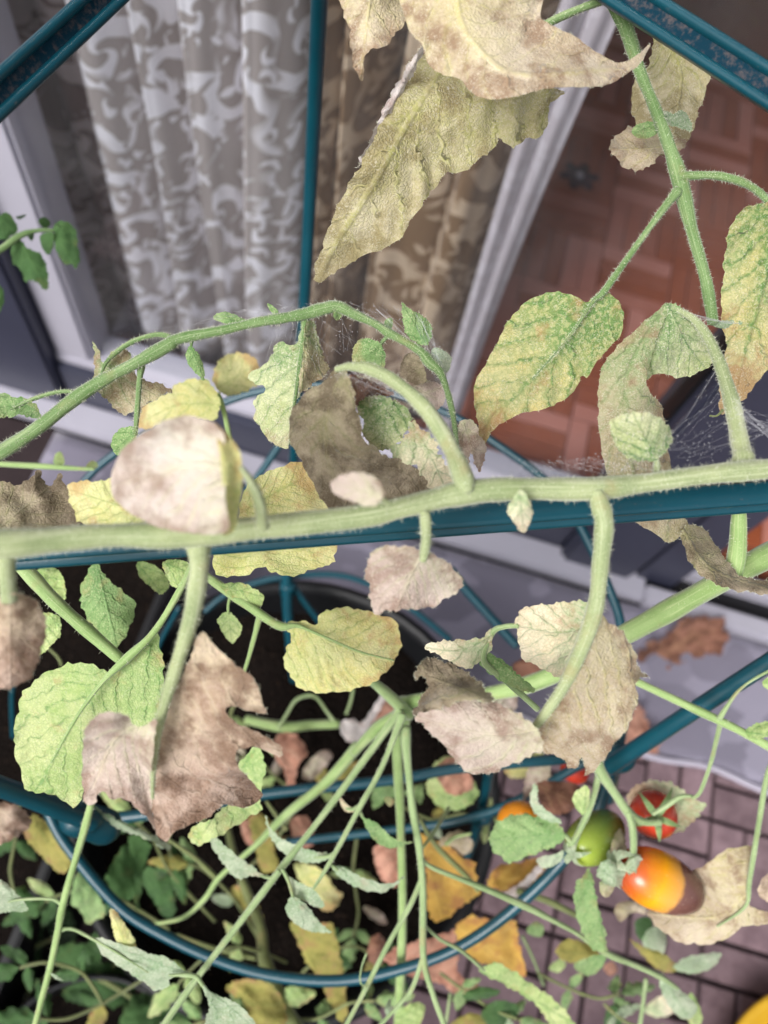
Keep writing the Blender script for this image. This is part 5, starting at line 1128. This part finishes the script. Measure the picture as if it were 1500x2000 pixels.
# ---- H: dark seedlings bottom left
H = thing('leafy_plant', 'dark green broad leaved seedling in the shade of the tomato plants', 'plant')
for mt, dd, ol in (('deep', 0.86, '115 1850, 149 1843, 192 1855, 200 1880, 229 1895, 251 1932, 240 1965, 192 1965, 149 1960, 120 1940, 128 1900, 108 1880'),
                   ('deep', 0.80, '240 2010, 255 1950, 285 1940, 330 1950, 362 1985, 362 2020'),
                   ('dark', 0.90, '-20 1800, 40 1770, 80 1800, 82 1850, 60 1930, 20 1990, -30 2010'),
                   ('deep', 0.88, '200 1880, 240 1890, 262 1930, 240 1945, 215 1920'),
                   ('deep', 0.84, '170 1840, 230 1790, 280 1800, 330 1830, 320 1870, 260 1870, 200 1860'),
                   ('dark', 0.90, '90 1790, 130 1770, 150 1830, 110 1850'),
                   ('deep', 0.82, '330 1900, 400 1890, 430 1940, 400 1990, 350 1960')):
    leaf(H, mt, dd, ol, None, dd + 0.02, cup=8, wr=4, ser=2.0, corr=1.0)
stem(H, 'olive', '60 1930 14 0.90, 120 1900 12 0.90, 190 1910 10 0.87, 300 1975 9 0.84', 0.88, name='stem')
stem(H, 'olive', '190 1905 10 0.87, 225 1885 9 0.88, 240 1850 8 0.86, 330 1890 8 0.84, 380 1930 7 0.83', 0.86, name='stem')
stem(H, 'olive', '60 1930 14 0.90, 40 1870 12 0.91, 110 1830 8 0.905', 0.9, name='stem')
stem(H, 'olive', '60 1935 15 0.90, 40 1975 18 0.96, 20 2000 20 1.0', 0.9, name='stem')

# a few more withered scraps caught in the lower cage
for mt, dd, ol in (('tanpink', 0.60, '940 1380, 975 1352, 1010 1362, 1000 1395, 960 1405'), ('rust', 0.66, '1000 1300, 1030 1285, 1060 1300, 1040 1330, 1010 1328'),
                   ('yellow', 0.64, '1060 1470, 1020 1480, 985 1500, 1000 1520, 1040 1512'), ('tan', 0.62, '860 1640, 900 1622, 925 1650, 905 1672, 870 1668')):
    leaf(D, mt, dd, ol, None, dd + 0.01, cup=4, wr=2.6, ser=1.6)
# ---- dry leaves fallen on the mat
def fallen(label, mat, ol, seed_dz, rib=None):
    q = parse(ol); x0 = np.mean([a[0] for a in q]); y0 = np.mean([a[1] for a in q])
    p = onz(x0, y0, FLOOR + 0.022); dd = -(ROT.T @ p)[2]
    o = leaf(None, mat, dd, ol, rib, dd, cup=-seed_dz, wr=7, ser=3.5, corr=2.0, name='dry_leaf')
    tag(o, label, 'dry leaf')
fallen('crumpled reddish brown dry leaf lying over the white sill', 'rust', '1242 1281, 1266 1257, 1305 1242, 1326 1218, 1362 1206, 1398 1206, 1419 1218, 1413 1233, 1422 1248, 1416 1266, 1398 1278, 1374 1281, 1329 1293, 1302 1314, 1281 1329, 1272 1314, 1257 1299', 14, '1275 1300, 1340 1250, 1410 1225')
fallen('pinkish brown dry leaf at the pale edge of the mat', 'salmon', '1242 1377, 1257 1389, 1262 1405, 1272 1422, 1287 1443, 1284 1467, 1260 1479, 1212 1476, 1205 1450, 1225 1420', 10, '1245 1385, 1250 1470')

# ---- spider-mite webs: fine silk and dust caught between the stems
n = N('spider_silk'); bp = n.bsdf(lin((236, 236, 240)), 0.4, 0.4)
tb = n.new('BsdfTransparent'); ms = n.new('MixShader'); ms.inputs[0].default_value = 0.40
n.link(tb.outputs[0], ms.inputs[1]); n.link(bp.outputs[0], ms.inputs[2]); SILK = n.done(ms.outputs[0])
def web(label, anchors_a, anchors_b, count, specks, sag=6.0, rad=0.000022):
    V, Fc = [], []
    r = np.random.default_rng(len(label) * 7)
    for _ in range(int(count * 0.85)):
        ta, tb_ = r.random(), r.random()
        def pick(an, t):
            k = t * (len(an) - 1); i = min(int(k), len(an) - 2); f_ = k - i
            return np.array(an[i]) * (1 - f_) + np.array(an[i + 1]) * f_
        a, b = pick(anchors_a, ta), pick(anchors_b, min(1, max(0, ta + r.normal() * 0.22)))
        m = 7; pr = []
        for i in range(m):
            t = i / (m - 1); p = a * (1 - t) + b * t; p[1] += sag * 4 * t * (1 - t) * r.uniform(0.2, 1); pr.append(P(*p))
        pr = np.array(pr); t_, A1, B1 = frames(pr); b0 = len(V)
        for i in range(m):
            for k in range(3):
                an = k * 2.094; V.append(pr[i] + (A1[i] * math.cos(an) + B1[i] * math.sin(an)) * rad)
        for i in range(m - 1):
            for k in range(3): Fc.append((b0 + i * 3 + k, b0 + i * 3 + (k + 1) % 3, b0 + (i + 1) * 3 + (k + 1) % 3, b0 + (i + 1) * 3 + k))
    for _ in range(specks):
        t = r.random(); a, b = np.array(anchors_a[0]), np.array(anchors_b[-1])
        def pick2(an, t):
            k = t * (len(an) - 1); i = min(int(k), len(an) - 2); f_ = k - i
            return np.array(an[i]) * (1 - f_) + np.array(an[i + 1]) * f_
        s = r.random(); p = pick2(anchors_a, t) * (1 - s) + pick2(anchors_b, t) * s; p[:2] += r.normal(size=2) * 5
        c = P(*p); rr = r.uniform(0.00007, 0.00022); b0 = len(V)
        for dv in ((1, 0, 0), (-1, 0, 0), (0, 1, 0), (0, -1, 0), (0, 0, 1), (0, 0, -1)): V.append(c + np.array(dv) * rr * r.uniform(.6, 1.6))
        for f_ in ((0, 2, 4), (2, 1, 4), (1, 3, 4), (3, 0, 4), (2, 0, 5), (1, 2, 5), (3, 1, 5), (0, 3, 5)): Fc.append(tuple(b0 + q for q in f_))
    o = mesh('spider_web', V, Fc, SILK, smooth=False); tag(o, label, 'spider web', kind='stuff')
web('fine silk strands strung along the arching green shoot', [(190, 665, .335), (430, 612, .332), (530, 594, .33), (655, 590, .328), (790, 592, .326)], [(300, 655, .335), (460, 615, .332), (560, 612, .332), (680, 605, .328), (840, 640, .326)], 26, 160)
web('silk sheet over the tip of the arching shoot', [(690, 610, .327), (790, 594, .324), (845, 640, .325)], [(840, 700, .328), (880, 700, .33), (890, 850, .328)], 40, 120)
web('dusty silk veil above the level hairy stem', [(960, 925, .262), (1080, 928, .263), (1200, 925, .264), (1290, 915, .265)], [(980, 905, .27), (1080, 900, .272), (1180, 890, .276), (1300, 850, .27)], 60, 260, 3)
web('silk fan between the twisted leaf and the thick stalk', [(1300, 850, .27), (1310, 880, .27), (1340, 910, .27)], [(1400, 720, .30), (1430, 800, .285), (1440, 880, .275)], 18, 120, 14)
web('silk tent between the fold of the twisted leaf and the shoot tip', [(1306, 594, .318), (1360, 630, .318)], [(1390, 625, .34), (1450, 632, .345)], 40, 40, 2)
web('silk fan on the right of the thick stalk', [(1430, 770, .285), (1450, 870, .275)], [(1560, 900, .275), (1560, 800, .30)], 36, 60)
web('loose silk across the dark folded leaf and its neighbours', [(640, 735, .270), (690, 720, .268), (760, 745, .262)], [(700, 800, .285), (770, 775, .285), (850, 800, .285), (890, 850, .30)], 46, 200, 4)
web('silk threads from the arching shoot down to its small leaves', [(540, 625, .333), (600, 625, .333), (690, 625, .330)], [(520, 700, .332), (600, 740, .330), (700, 670, .328)], 26, 170, 3)
web('dusty silk film over the curled tan leaf at the top', [(860, 150, .268), (1000, 190, .266), (1120, 172, .268)], [(880, 190, .30), (980, 240, .31), (1080, 190, .31)], 24, 120, 2)
